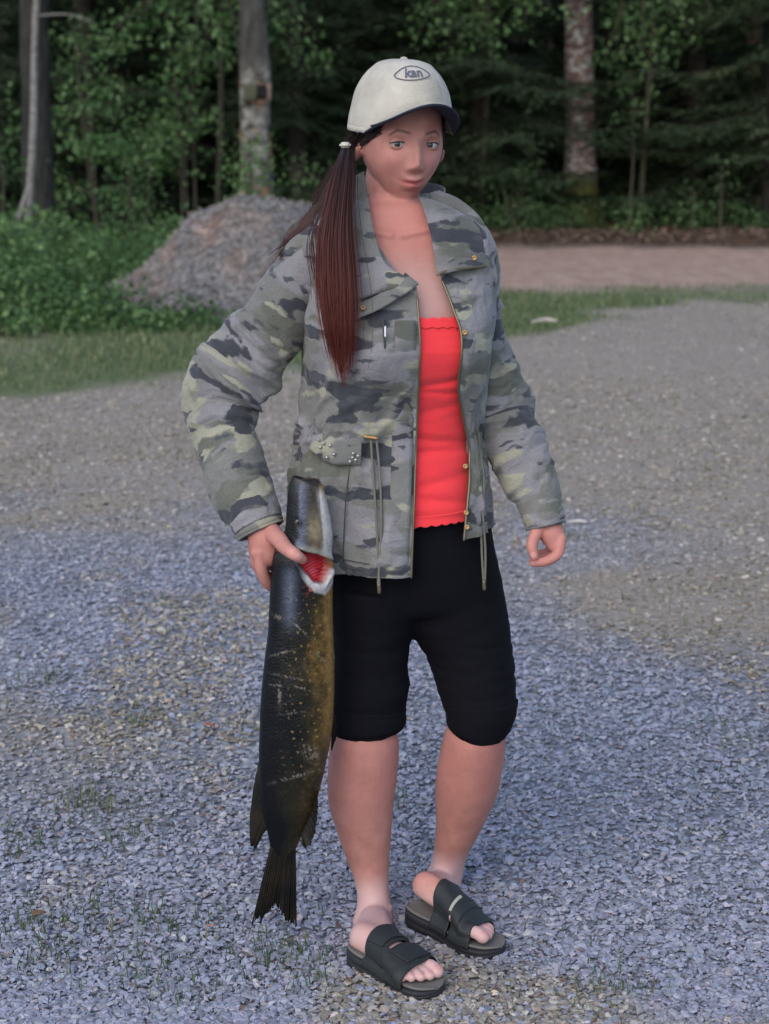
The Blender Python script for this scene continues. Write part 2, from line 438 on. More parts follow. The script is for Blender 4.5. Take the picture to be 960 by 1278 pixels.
# sparse tufts between the stones
cent = [G(*p) for p in ((45, 1150), (120, 1150), (190, 1215), (350, 1210), (345, 1190), (60, 1200), (250, 1235), (120, 1010), (95, 1005), (160, 1045), (60, 850), (180, 1150), (240, 1160), (30, 1060), (520, 770), (760, 1240), (880, 905), (930, 930), (180, 900), (250, 760), (480, 1010), (390, 1215), (590, 760), (480, 600), (700, 670))]
XT, YT = [], []
for c in cent:
    m_ = rng.integers(25, 90); XT.append(c[0] + rng.normal(0, .045, m_)); YT.append(c[1] + rng.normal(0, .06, m_))
m_ = 5000; XT.append(rng.uniform(-2.3, 2.6, m_)); YT.append(rng.uniform(3.1, 9.5, m_))
x = np.concatenate(XT); y = np.concatenate(YT)
w_ = fbm(np.stack([x, y, x * 0], -1) * 1.7, 21, 3); nk = sum(len(a) for a in XT[:-1])
k = (np.arange(len(x)) < nk) | ((w_ > .52))
x, y = x[k], y[k]
v, f, t = blades(x, y, gh(x, y) + .002, rng.uniform(.012, .045, len(x)), rng.uniform(.0015, .004, len(x)), .9)
tag(mk('sparse_grass', v, None, f, mat=leafmat('dull_grass', (.06, .10, .04), (.10, .14, .06), (.2, .17, .10)), smooth=False, attrs={'tint': t}), 'thin tufts of dull grass growing between the stones', kind='stuff')

# ================================================================ LEAVES AND TREES
LEAF = np.array([[0, 0, 0], [.5, -.33, .06], [1, 0, -.05], [.5, .33, .06]]); LEAFF = np.array([[0, 1, 2], [0, 2, 3]])
M_birchleaf = leafmat('broad_leaf', (.04, .085, .03), (.13, .235, .08), (.30, .42, .19), trans=.35)
M_palebush = leafmat('pale_leaf', (.03, .065, .025), (.10, .18, .065), (.25, .36, .16), trans=.35)
M_weed = leafmat('weed_leaf', (.035, .075, .025), (.085, .16, .05), (.21, .30, .12))
M_needle = leafmat('spruce_needle', (.022, .038, .020), (.047, .070, .034), (.12, .14, .07), .6, .15)
def bark(name, cols, sc=(6, 6, 1.2), bs=.8):
    m = N(name, .9, .2); o = m.map(m.obj(), sc)
    n_ = m.noise(o, 4, 6, .65); m.col(m.ramp(n_, cols)); m.bump(n_, bs, .02); return m.m
B_dark = bark('dark_bark', [(.3, (.012, .011, .010)), (.5, (.03, .026, .022)), (.7, (.06, .052, .045))])
B_grey = bark('grey_bark', [(.3, (.014, .013, .012)), (.5, (.030, .028, .025)), (.7, (.055, .052, .045))])
B_pale = bark('pale_birch_bark', [(.3, (.05, .045, .04)), (.45, (.15, .14, .13)), (.7, (.25, .24, .22))], (3, 3, 8), .3)
B_twig = plain('twig_bark', (.06, .05, .035), .9)
# flaky bark of the big straight trunk
m = N('flaky_bark', .9, .2); o = m.obj()
base = m.ramp(m.noise(m.map(o, (1, 1, .4)), 14, 5, .6), [(.3, (.09, .055, .045)), (.55, (.19, .12, .10)), (.75, (.28, .19, .165))])
fl = m.ramp(m.noise(m.map(o, (1, 1, 3.2)), 9, 5, .65), [(.50, 0), (.58, 1)])
c = m.mix(fl, base, m.ramp(m.noise(o, 20), [(.3, (.36, .34, .33)), (.7, (.66, .64, .62))]))
sp = m.n('ShaderNodeSeparateXYZ'); m.l(o, sp.inputs[0])
ms = m.ramp(m.math('ADD', sp.outputs[2], m.math('MULTIPLY', m.noise(o, 6), .35)), [(.80, 1), (.98, 0)])
c = m.mix(ms, c, m.ramp(m.noise(o, 12), [(.3, (.07, .07, .015)), (.7, (.17, .15, .04))]))
m.col(c); m.bump(fl, .6, .02); B_flaky = m.m
# peeling bark of the broken looking trunk, upper part painted darker for shade
m = N('peeling_bark', .9, .2); o = m.obj()
lich = m.ramp(m.noise(m.map(o, (1, 1, 1.6)), 6, 5, .6), [(.38, (.035, .03, .025)), (.5, (.12, .115, .10)), (.62, (.24, .225, .20))])
org = m.ramp(m.noise(m.map(o, (1, 1, .7), (3, 1, 2)), 4.2, 5, .6), [(.52, 0), (.6, 1)])
c = m.mix(org, lich, (.32, .13, .07)); c = m.mix(m.ramp(m.noise(m.map(o, (1, 1, .7)), 7, 4), [(.58, 0), (.66, 1)]), c, (.03, .022, .018))
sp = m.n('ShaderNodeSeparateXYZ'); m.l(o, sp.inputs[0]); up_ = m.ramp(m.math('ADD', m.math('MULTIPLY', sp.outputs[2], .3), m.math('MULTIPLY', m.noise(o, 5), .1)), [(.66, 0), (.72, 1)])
c = m.mix(up_, c, m.ramp(m.noise(m.map(o, (4, 4, 1)), 4), [(.3, (.03, .028, .026)), (.7, (.085, .08, .072))]))  # shade on the upper trunk, put into the bark colour
m.col(c); m.bump(m.noise(o, 9, 5), .7, .03); B_peel = m.m

def stem_mesh(pts, rad, n=10, rough=0):
    tab = np.concatenate([np.asarray(pts, float), np.asarray(rad, float)[:, None]], 1)
    d = spl3(tab, max(6, len(pts) * 6)); V, Nn, _ = tube(d[:, :3], d[:, 3], d[:, 3], n, up=(0.2, 1, 0.05))
    if rough: V = V + Nn * (rough * (fbm(V * np.array([14, 14, 5]), 8, 3) - .5))[..., None]
    return closed(V)
def leaves_at(C, n, spread, size, r=rng, droop=.5):
    """n leaves round each centre"""
    k = len(C) * n
    p = np.repeat(C, n, axis=0) + r.normal(0, 1, (k, 3)) * spread
    M = rots(r.normal(0, .6, k), r.normal(droop, .5, k), r.uniform(0, 6.28, k))
    s = size * r.uniform(.6, 1.25, k)
    v, f = scatter(LEAF, LEAFF, p, M, s)
    t = np.clip(np.repeat(r.random(len(C)) ** 1.3, n) * .72 + r.random(k) * .32, 0, 1)
    return v, f, np.repeat(t, 4)
def leafy(name, label, cat, base, H, W, nb, mat, leafsize=.055, npc=26, zlow=.25, seed=0, stems=3, group=None, barkm=None, spread=(.13, .13, .09), srad=.025, lean=0, cols=None, top=None):
    """broad leaved bush or sapling: stems, side branches and leaves clumped along the branches"""
    r = np.random.default_rng(seed); b = np.array([base[0], base[1], float(gh(base[0], base[1])) - .05])
    root = empty(name, b); parts = []; C = []
    for s_ in range(stems):
        a = r.uniform(0, 6.28); q = W * .35 * (stems > 1)
        tip = b + [math.cos(a) * q + lean, math.sin(a) * q, H * r.uniform(.85, 1)]
        mid = b + (tip - b) * .5 + r.normal(0, .08, 3) * [1, 1, 0] * W
        parts.append(stem_mesh([b + r.normal(0, .04, 3) * [1, 1, 0] * (stems > 1), mid, tip], [srad, srad * .6, srad * .2], 7))
        for k in range(nb // stems):
            u = r.uniform(zlow, 1); p0 = b + (mid - b) * (u * 2) if u < .5 else mid + (tip - mid) * (u * 2 - 1)
            a = r.uniform(0, 6.28); L = W * r.uniform(.35, 1.0) * (1 - .55 * max(0, u - .5) * 2 * .8)
            p2 = p0 + np.array([math.cos(a) * L, math.sin(a) * L, L * r.uniform(-.15, .45)])
            p1 = (p0 + p2) / 2 + [0, 0, L * .12]
            parts.append(stem_mesh([p0, p1, p2], [srad * .32, srad * .2, srad * .1], 4))
            for w_ in np.arange(.35, 1.01, max(.12, .16 / max(L, .2))):
                C.append((1 - w_) ** 2 * p0 + 2 * w_ * (1 - w_) * p1 + w_ ** 2 * p2 + r.normal(0, .05, 3))
    v, q, t = cat_mesh(parts); mk('stem' if 'bush' in name or 'sapling' in name else 'trunk', v, q, t, mat=barkm or B_twig, parent=root)
    C = np.array(C); v, f, tt = leaves_at(C, npc, np.array(spread), leafsize, r)
    mk('foliage', v, None, f, mat=mat, parent=root, smooth=False, attrs={'tint': tt})
    tag(root, label, cat, group); return root

# ---- spruce: trunk and drooping branches carrying flat sprays of needles
def spruce_mesh(seed, H=13, Rm=2.3, zmin=.35, step=.30):
    r = np.random.default_rng(seed); parts = []; pos, dirs, ln = [], [], []
    z = zmin
    parts.append(stem_mesh([(0, 0, -.2), (.02, .02, H * .5), (0, 0, H)], [.17, .10, .015], 10, .02))
    while z < H - .3:
        Lz = Rm * (1 - z / H) ** .75 * (.75 if z < .8 else 1)
        for k in range(5 if z < 6 else 4):
            a = r.uniform(0, 6.28); L = Lz * r.uniform(.6, 1.12); dz = -.28 - .12 * (z < 3)
            u = np.linspace(0, 1, 7)
            cx = np.cos(a) * L * u; cy = np.sin(a) * L * u; cz = z + r.uniform(-.1, .1) + L * (dz * u + .26 * u ** 2.5)
            Bp = np.stack([cx, cy, cz], 1)
            V, _, _ = tube(Bp, .013 * (1.1 - u) * max(L, .5) / 1.5, .013 * (1.1 - u) * max(L, .5) / 1.5, 4, up=(0.1, 0.1, 1))
            parts.append(closed(V))
            side = np.array([-math.sin(a), math.cos(a), 0])
            dens = .09 if z < 5 else .17
            for w_ in np.arange(.12, 1.0, dens / max(L, .4)):
                p0 = np.array([np.interp(w_, u, Bp[:, i]) for i in range(3)])
                out = np.array([math.cos(a), math.sin(a), -.05])
                for sg in (-1, 1):
                    tl = L * .34 * (1.05 - w_) ** .6 * r.uniform(.6, 1.15) + .06
                    d = out * .65 + side * sg * .8 + [0, 0, -.18 + r.normal(0, .12)]; d /= np.linalg.norm(d)
                    st = np.arange(.02, tl, .045 if z < 5 else .08)
                    pos.append(p0 + d * st[:, None] + np.array([0, 0, -.22]) * (st[:, None] ** 2)); dirs.append(np.broadcast_to(d, (len(st), 3)))
        z += step * (1 if z < 6 else 1.6)
    v, q, t = cat_mesh(parts)
    pos = np.concatenate(pos); dirs = np.concatenate(dirs); n_ = len(pos)
    # two needle tufts per step, splayed left and right
    up = np.array([0, 0, 1.0]); VV = []
    for sg in (-1, 1):
        sd_ = np.cross(dirs, up); sd_ /= np.linalg.norm(sd_, axis=1)[:, None]
        d2 = dirs * .75 + sd_ * sg * .55 + r.normal(0, .18, (n_, 3)); d2 /= np.linalg.norm(d2, axis=1)[:, None]
        wv = np.cross(d2, r.normal(0, .5, (n_, 3)) + up); wv /= np.linalg.norm(wv, axis=1)[:, None]
        L = r.uniform(.05, .085, n_)[:, None]
        VV.append(np.stack([pos - wv * .016, pos + wv * .016, pos + d2 * L], 1))
    nvv = np.concatenate(VV).reshape(-1, 3); nf = np.arange(len(nvv)).reshape(-1, 3)
    tt = np.repeat(np.clip(.25 * r.random(len(nf)) + .75 * np.clip(fbm(nvv[::3] * 2.5, seed, 3), 0, 1), 0, 1), 3)
    return (v, q, t), (nvv, nf, tt)
SPR = []
for s in range(4):
    (v, q, t), (nv_, nf, tt) = spruce_mesh(40 + s, H=[13, 11, 14, 9][s], Rm=[2.5, 2.2, 2.7, 2.0][s])
    tm = mk('trunk', v, q, t, mat=B_dark); cm = mk('crown', nv_, None, nf, mat=M_needle, smooth=False, attrs={'tint': tt})
    COL.objects.unlink(tm); COL.objects.unlink(cm); SPR.append((tm, cm))
def place_spruce(kind, x, y, rz, sc, label, group=None):
    root = empty('spruce_tree', (x, y, float(gh(x, y)) - .05)); root.rotation_euler = (0, 0, rz); root.scale = (sc,) * 3
    for src in SPR[kind]:
        o = src.copy(); link(o, root)
    tag(root, label, 'tree', group)
front = [  # px, D, kind, scale, label
    (455, 26.5, 0, .9, 'dark spruce standing behind the cap, left of the flaky pale trunk'),
    (600, 26.0, 2, .9, 'dark spruce just left of the flaky pale trunk, low boughs over the dirt track'),
    (868, 27.0, 2, .95, 'broad dark spruce at the right with layered boughs above the leaf litter'),
    (965, 25.6, 1, .95, 'spruce cut by the right edge of the photo, boughs reaching the ground'),
    (790, 29.5, 0, .95, 'spruce set back behind the thin sapling right of the flaky trunk'),
    (372, 25.0, 1, .8, 'dark spruce right of the peeling trunk, behind the gravel mound'),
    (235, 27.0, 0, .9, 'dark spruce behind the green bushes left of the peeling trunk'),
    (110, 25.5, 2, .9, 'dark spruce behind the thick grey trunk at the left'),
    (-60, 24.5, 1, .95, 'dark spruce cut off by the left edge of the photo'),
]
for i, (px, D, k, s, lab) in enumerate(front):
    c = P(px, 200, D); place_spruce(k, c[0], D, i * 1.7, s, lab)
r2 = np.random.default_rng(5)
for row, (D, n_) in enumerate(((30.5, 11), (33, 12), (36, 12), (40, 13), (46, 14))):
    hw = D * .27 + 4.5
    for i in range(n_):
        x = -hw + 2 * hw * (i + .5) / n_ + r2.uniform(-.5, .5)
        place_spruce(int(r2.integers(0, 4)), x, D + r2.uniform(-1, 1), r2.uniform(0, 6), r2.uniform(.9, 1.15), 'dark spruce deep in the shaded forest behind the front row of trees', 'spruces deep in the forest')

# ---- single trunks
def trunk_tree(name, label, px0, py0, D, px1, rad0, rad1, mat, H=9, crown=None, seed=0, extra=None, rough=.04, cat='tree'):
    b = P(px0, py0, D); zt = P(px1, 0, D)
    z0 = float(gh(b[0], D)) - .1; b = np.array([b[0], D, z0])
    dx = (zt[0] - b[0]) / (zt[2] - z0)
    root = empty(name, b)
    pts = [b + [dx * h, 0, h] for h in np.linspace(0, H, 7)]
    rad = [rad0 * 1.25, rad0] + list(np.linspace(rad0, rad1, 7)[2:])
    tab = spl3(np.concatenate([np.array(pts), np.array(rad)[:, None]], 1), 90)
    V, Nn, _ = tube(tab[:, :3], tab[:, 3], tab[:, 3], 28, up=(0.1, 1, 0.05)); V = V + Nn * (rough * (fbm(V * [7, 7, 3.5], seed, 4) - .5))[..., None]
    v, q, t = closed(V)
    mk('trunk', v, q, t, mat=mat, parent=root)
    r = np.random.default_rng(seed + 70)
    if crown:      # high limbs with leaves, above the picture
        parts = []; C = []
        for k in range(26):
            h = r.uniform(.42, 1) * H; p0 = b + [dx * h, 0, h]; a = r.uniform(0, 6.28); L = r.uniform(.8, 1.9) * (1.15 - h / H)+.3
            p2 = p0 + [math.cos(a) * L, math.sin(a) * L, L * .35]
            parts.append(stem_mesh([p0, (p0 + p2) / 2 + [0, 0, .1], p2], [.04, .025, .008], 5))
            for w_ in (.4, .6, .8, 1): C.append(p0 + (p2 - p0) * w_)
        v, q, t = cat_mesh(parts); mk('limb', v, q, t, mat=mat, parent=root)
        v, f, tt = leaves_at(np.array(C), 40, np.array((.25, .25, .2)), .09, r)
        mk('crown', v, None, f, mat=crown, parent=root, smooth=False, attrs={'tint': tt})
    tag(root, label, cat)
    return root, b, dx
trunk_tree('birch_tree', 'tall straight trunk with flaky white and pinkish bark and a mossy yellow foot', 726, 278, 27.0, 722, .205, .16, B_flaky, 10, M_birchleaf, 1, rough=.03)
trunk_tree('old_tree', 'thick grey shaded trunk behind the thin pale birch at the left', 50, 330, 20.0, 42, .15, .13, B_grey, 9, M_palebush, 2)
trunk_tree('pine_tree', 'brown trunk showing high among the spruces at the right edge', 943, 280, 29.0, 941, .12, .10, plain('red_brown_bark', (.12, .07, .045), .9, var=9), 12, None, 3)
rt, b, dx = trunk_tree('peeling_tree', 'trunk with peeling orange and lichen grey bark behind the gravel mound', 320, 232, 21.0, 316, .17, .12, B_peel, 8, M_palebush, 4, rough=.10)
# broken slabs of bark round a black slab that paints the shade of a hole
def slab(cx, cy, D, wpx, hpx, depth, mat, parent, name, seed):
    c = P(cx, cy, D); s = pxm(D, cy); bm = bmesh.new(); bmesh.ops.create_cube(bm, size=1)
    bmesh.ops.subdivide_edges(bm, edges=bm.edges, cuts=3, use_grid_fill=True)
    v = np.array([x.co[:] for x in bm.verts]) * [wpx * s, depth, hpx * s] + c
    v += (np.stack([fbm(v * 9, seed + k, 3) for k in range(3)], -1) - .5) * .05
    f = [[y.index for y in x.verts] for x in bm.faces]; bm.free()
    return mk(name, v, mat=mat, parent=parent, polys=f)
slab(335, 115, 20.88, 7, 20, .08, plain('torn_wood', (.17, .12, .10), .9, var=20), rt, 'bark_slab', 1)
slab(313, 116, 20.84, 16, 22, .08, plain('mossy_wood', (.07, .07, .045), .9, var=20), rt, 'bark_slab', 2)
slab(325, 114, 20.85, 16, 18, .05, plain('hollow_shade_black', (.012, .01, .01), 1), rt, 'hollow_shade', 3)  # solid black block, its colour stands in for shade inside the trunk
slab(323, 127, 20.86, 20, 5, .05, plain('orange_wood', (.11, .06, .04), .9, var=20), rt, 'bark_slab', 4)
# thin pale birch with a forked second stem at the left
root = empty('thin_birch', P(36, 335, 18.5)); D = 18.5
parts = [stem_mesh([P(34, 345, D), P(36, 260, D), P(42, 160, D), P(43, 60, D), P(48, -60, D), P(52, -300, D)], [.042, .04, .036, .03, .028, .015], 10, .01),
         stem_mesh([P(24, 345, D - .1), P(20, 290, D - .1), P(27, 260, D - .05), P(38, 225, D)], [.026, .024, .022, .02], 8, .01),
         stem_mesh([P(43, 20, D), P(85, 18, D), P(118, 28, D)], [.012, .009, .004], 5)]
v, q, t = cat_mesh(parts); mk('trunk', v, q, t, mat=B_pale, parent=root)
C = np.array([P(rng.uniform(-40, 140), rng.uniform(-420, -80), D + rng.normal(0, .5)) for _ in range(60)])
v, f, tt = leaves_at(C, 40, np.array((.2, .2, .15)), .06); mk('crown', v, None, f, mat=M_birchleaf, parent=root, smooth=False, attrs={'tint': tt})
tag(root, 'thin pale birch with a forked foot in front of the thick grey trunk', 'tree')
# white leaning stump at the very left edge
o = empty('birch_stump', P(-8, 335, 18))
v, q, t = stem_mesh([P(-22, 235, 18), P(-8, 285, 18), P(8, 325, 18), P(12, 345, 18)], [.05, .05, .045, .045], 10, .01)
mk('stem', v, q, t, mat=B_pale, parent=o); tag(o, 'short pale leaning birch stem at the very left edge', 'tree')

def bx(px, D): return (float(P(px, 300, D)[0]), D)
B = [  # name, label, px, D, H, W, nb, mat, leaf, npc, zlow, seed, stems
    ('leafy_bush', 'large bright leafy bush between the thin birch and the peeling trunk, its left half', 125, 21.6, 2.6, .85, 15, M_birchleaf, .078, 26, .2, 3),
    ('leafy_bush', 'bright leafy bush reaching over the mound just left of the peeling trunk', 235, 22.4, 2.9, .95, 17, M_birchleaf, .078, 26, .3, 3),
    ('leafy_bush', 'low leafy bush on the slope left of the gravel mound', 175, 19.0, 1.15, .45, 24, M_palebush, .05, 24, .2, 3),
    ('leafy_bush', 'small leafy bush behind the mound top at the foot of the peeling trunk', 305, 19.6, 1.35, .42, 20, M_birchleaf, .05, 26, .5, 3),
    ('leafy_bush', 'leafy bush in front of the thick grey trunk, at the left edge of the photo', 5, 19.6, 1.9, .5, 16, M_palebush, .055, 16, .35, 2),
    ('leafy_sapling', 'spindly sapling with pale leaves right of the flaky trunk', 783, 25.2, 2.3, .35, 12, M_palebush, .055, 14, .55, 1),
    ('leafy_sapling', 'short bare-stemmed sapling in front of the broad spruce at the right', 862, 24.6, .7, .2, 6, M_palebush, .05, 8, .5, 1),
    ('leafy_sapling', 'small sapling beside the sapling right of the flaky trunk, pale bare stem', 898, 24.4, .95, .25, 6, M_palebush, .05, 8, .6, 1),
    ('leafy_bush', 'low bush at the forest edge seen just right of the shoulder', 640, 24.6, .9, .5, 20, M_palebush, .05, 22, .1, 4),
    ('leafy_bush', 'low bush growing in front of the mossy foot of the flaky trunk', 705, 24.9, .26, .36, 14, M_palebush, .045, 22, .05, 4),
    ('leafy_bush', 'tiny bush at the forest edge right of the flaky trunk', 785, 24.3, .5, .28, 12, M_birchleaf, .05, 20, .1, 3),
    ('leafy_bush', 'bush between the peeling trunk and the ponytail, behind the mound', 385, 21.0, 1.1, .45, 16, M_palebush, .05, 16, .2, 3),
]
for i, (nm, lab, px, D, H, W, nb, mt, ls, npc, zl, st) in enumerate(B):
    leafy(nm, lab, 'bush' if 'bush' in nm else 'sapling', bx(px, D), H, W, nb, mt, ls, npc, zl, 200 + i, st, srad=.02)
# hanging leafy boughs of taller birches whose trunks stand out of view
def bough_tree(name, label, px, D, H, targets, seed, mat=M_birchleaf, npc=24, sp=(.13, .13, .10)):
    r = np.random.default_rng(seed); x0 = float(P(px, 200, D)[0]); b = np.array([x0, D, float(gh(x0, D)) - .1])
    root = empty(name, b); top = b + [0, 0, H]
    parts = [stem_mesh([b, b + [.1, 0, H * .5], top], [.035, .028, .015], 9, .004)]; C = []
    for (tx, ty, td, start) in targets:
        p0 = b + [.0, 0, start]; p2 = P(tx, ty, td); p1 = (p0 + p2) / 2 + [0, 0, .35]
        parts.append(stem_mesh([p0, p1, p2], [.022, .014, .005], 5))
        for w_ in np.arange(.3, 1.01, .08): C.append((1 - w_) ** 2 * p0 + 2 * w_ * (1 - w_) * p1 + w_ ** 2 * p2 + r.normal(0, .08, 3) - [0, 0, .08])
    for k in range(40):
        a = r.uniform(0, 6.28); h = r.uniform(.55, 1) * H; L = r.uniform(.4, 1.3); p0 = b + [0, 0, h]; p2 = p0 + [math.cos(a) * L, math.sin(a) * L, .2]
        parts.append(stem_mesh([p0, (p0 + p2) / 2, p2], [.015, .01, .004], 4))
        for w_ in (.4, .7, 1): C.append(p0 + (p2 - p0) * w_)
    v, q, t = cat_mesh(parts); mk('trunk', v, q, t, mat=B_twig, parent=root)
    v, f, tt = leaves_at(np.array(C), npc, np.array(sp), .078, r); mk('crown', v, None, f, mat=mat, parent=root, smooth=False, attrs={'tint': tt})
    tag(root, label, 'tree')
bough_tree('young_birch', 'young birch whose leafy boughs hang above the peeling trunk', 268, 23.2, 5.2,
           [(395, 45, 22.3, 3.2), (410, 80, 22.3, 3.0), (350, 30, 22, 3.3), (170, 30, 22.4, 3.1), (120, 60, 22.2, 2.8), (210, 120, 22, 2.5), (300, 70, 21.6, 3), (330, 15, 22, 3.2), (240, 60, 21.6, 3.0)], 31, npc=17)
bough_tree('young_birch', 'young birch whose boughs show at the top above the cap', 600, 25.6, 6.0,
           [(545, 20, 25, 3.6), (520, 45, 25, 3.3), (590, 30, 24.8, 3.6), (655, 25, 24.8, 3.6), (690, 15, 25, 3.6), (610, 60, 24.8, 3.3), (560, 60, 25, 3.2), (560, -10, 24.8, 3.6), (640, -10, 24.8, 3.6)], 33, npc=20)
bough_tree('young_birch', 'young birch right of the flaky trunk with leaves hanging from the top', 800, 26.2, 6.0,
           [(770, 30, 25.4, 3.6), (800, 65, 25.4, 3.3), (840, 20, 25.4, 3.6), (750, 90, 25.6, 3.0), (820, 90, 25.4, 3.0), (860, 45, 25.4, 3.4), (890, 15, 25.4, 3.6)], 36, M_palebush, npc=18)

# ---- gravel mound
mc = np.array([float(P(283, 300, 15.6)[0]), 15.6, 0]); nx, ny = 130, 110
ux, uy = np.meshgrid(np.linspace(-1.35, 1.45, nx), np.linspace(-1.5, 1.6, ny))
prof = np.interp(ux, [-1.35, -1.02, -.62, -.3, 0.0, .35, .62, .85, 1.1, 1.45], [0, .10, .42, .76, .93, .98, .90, .70, .38, 0])
sec = np.interp(uy, [-1.5, -1.1, -.6, -.15, .3, .8, 1.6], [0, .18, .62, .94, 1.0, .8, 0])
pp = np.stack([ux, uy, ux * 0], -1)
hz = prof * sec * .98 + (fbm(pp * 2.6, 6, 5) - .5) * .30 * sm(.02, .3, prof * sec) + (fbm(pp * 14, 8, 3) - .5) * .04 - .03
redm = np.clip(.8 * sm(.58, .66, fbm(pp * [4.5, 3, 1], 31, 4)) + sm(-.3, -.6, ux - .15 * uy) * .6 * sm(.45, .6, fbm(pp * 6, 3, 3)) + .9 * sm(.80, .92, prof * sec) * sm(.25, -.1, ux), 0, 1)
gz2 = lambda cx_, cy_, sx_, sy_, an: np.exp(-(((ux - cx_) * np.cos(an) + (uy - cy_) * np.sin(an)) / sx_) ** 2 - ((-(ux - cx_) * np.sin(an) + (uy - cy_) * np.cos(an)) / sy_) ** 2)
nzm = sm(.38, .56, fbm(pp * [7, 5, 1], 81, 4))
redm = np.clip(redm * .4 + nzm * .62 * (gz2(.06, -.62, .34, .13, -1.0) + gz2(-.10, -.15, .38, .22, 0) + gz2(-.62, -.5, .22, .45, .3) + .5 * gz2(.35, -.85, .2, .15, 0)), 0, 1)
m = N('mound_gravel', .95, .15); o = m.obj()
gy = m.ramp(m.mix(.6, m.noise(o, 14, 5, .75), m.vor(o, 34)), [(.28, (.05, .047, .045)), (.5, (.125, .12, .117)), (.7, (.21, .205, .20))])
rdc = m.ramp(m.noise(o, 11, 5, .7), [(.35, (.07, .05, .04)), (.5, (.19, .13, .105)), (.66, (.40, .31, .27))])
m.col(m.mix(m.attr('red'), gy, rdc)); m.bump(m.mix(.5, m.noise(o, 30, 5, .7), m.vor(o, 38, 'Distance')), 1, .03)
mo = mk('gravel_mound', np.stack([ux + mc[0], uy + mc[1], hz + gh(ux + mc[0], uy + mc[1])], -1), grid_faces(ny, nx), mat=m.m, attrs={'red': redm.ravel()})
tag(mo, 'heap of grey gravel and reddish soil at the forest edge, behind the raised elbow', 'mound')
# loose stones on it
tv, tf = hull(77, .7); n = 2600; a = rng.uniform(0, 1, (n, 2)); ii = (a[:, 0] * (ny - 1)).astype(int); jj = (a[:, 1] * (nx - 1)).astype(int)
pz = np.stack([ux[ii, jj] + mc[0], uy[ii, jj] + mc[1], hz[ii, jj] + .1 * 0 + gh(ux[ii, jj] + mc[0], uy[ii, jj] + mc[1]) + .012], 1)
v, f = scatter(tv, tf, pz, rots(rng.uniform(0, 6, n), rng.uniform(0, 6, n), rng.uniform(0, 6, n)), rng.uniform(.015, .042, n) * (1 + .8 * (rng.random(n) > .96)))
so = mk('loose_stones', v, None, f, mat=sm_.m, smooth=False, parent=mo, attrs={'tint': np.repeat(np.stack([rng.uniform(0, .55, n), .5 + .5 * rng.random(n), rng.random(n)], 1), len(tv), axis=0)}); so['kind'] = 'stuff'
# pale stones at its foot
for i, (px, py, s, lab) in enumerate(((468, 395, .10, ''), (226, 388, .09, 'pale stone in the weeds left of the mound foot'), (235, 398, .12, 'larger pale stone at the foot of the gravel mound'), (258, 399, .10, 'pale stone at the mound foot, nearest the elbow'))):
    if not lab: continue
    c = G(px, py); tv, tf = hull(300 + i, .7)
    o = mk('stone', tv * s * 1.6 + [c[0], c[1], float(gh(c[0], c[1])) + .09], None, tf, mat=plain('pale_stone', (.42, .37, .34), .85, bscale=40), smooth=False); tag(o, lab, 'stone')

# ---- weeds: tall herbs in front of the forest at the left and round the mound
r3 = np.random.default_rng(9); n = 1500
x = r3.uniform(-5.2, -.2, n); y = r3.uniform(12.6, 20, n) ** 1
k = ((x - mc[0] - .16) / .92) ** 2 + ((y - mc[1] - .1) / 1.25) ** 2 > 1
k &= (y > 12.9 + 1.2 * np.clip((x + 3.2) / 2.2, 0, 1.2)); k &= (r3.random(n) < np.where(y > 15.5, .55, 1))
x, y = x[k], y[k]; fe = sm(0, 1.1, y - (12.9 + 1.2 * np.clip((x + 3.2) / 2.2, 0, 1.2)) + .5 * (fbm(np.stack([x, y, x * 0], -1) * 2.2, 61, 2) - .5)); hh = .05 + (.09 + .36 * fe) * fbm(np.stack([x, y, x * 0], -1) * 1.6, 14, 3) * np.where(x < -1.8, 1.15, .7) * np.where(y > 15.2, 1.45, 1)
C = []
for i in range(len(x)):
    for u in np.arange(.12, 1.01, .2): C.append((x[i] + r3.normal(0, .05), y[i] + r3.normal(0, .05), float(0) + u * hh[i]))
C = np.array(C); C[:, 2] += gh(C[:, 0], C[:, 1])
v, f, tt = leaves_at(C, 9, np.array((.07, .07, .04)), .055, r3, .3)
st = blades(np.repeat(x, 10) + r3.normal(0, .08, len(x) * 10), np.repeat(y, 10) + r3.normal(0, .08, len(x) * 10), np.repeat(gh(x, y), 10), np.repeat(hh, 10) * r3.uniform(.4, 1.1, len(x) * 10), r3.uniform(.008, .014, len(x) * 10), .35)
v2 = np.concatenate([v, st[0]]); f2 = np.concatenate([f, st[1] + len(v)]); t2 = np.concatenate([tt, st[2]])
tag(mk('weeds', v2, None, f2, mat=M_weed, smooth=False, attrs={'tint': t2}), 'dense knee-high green weeds at the foot of the forest and mound', kind='stuff')
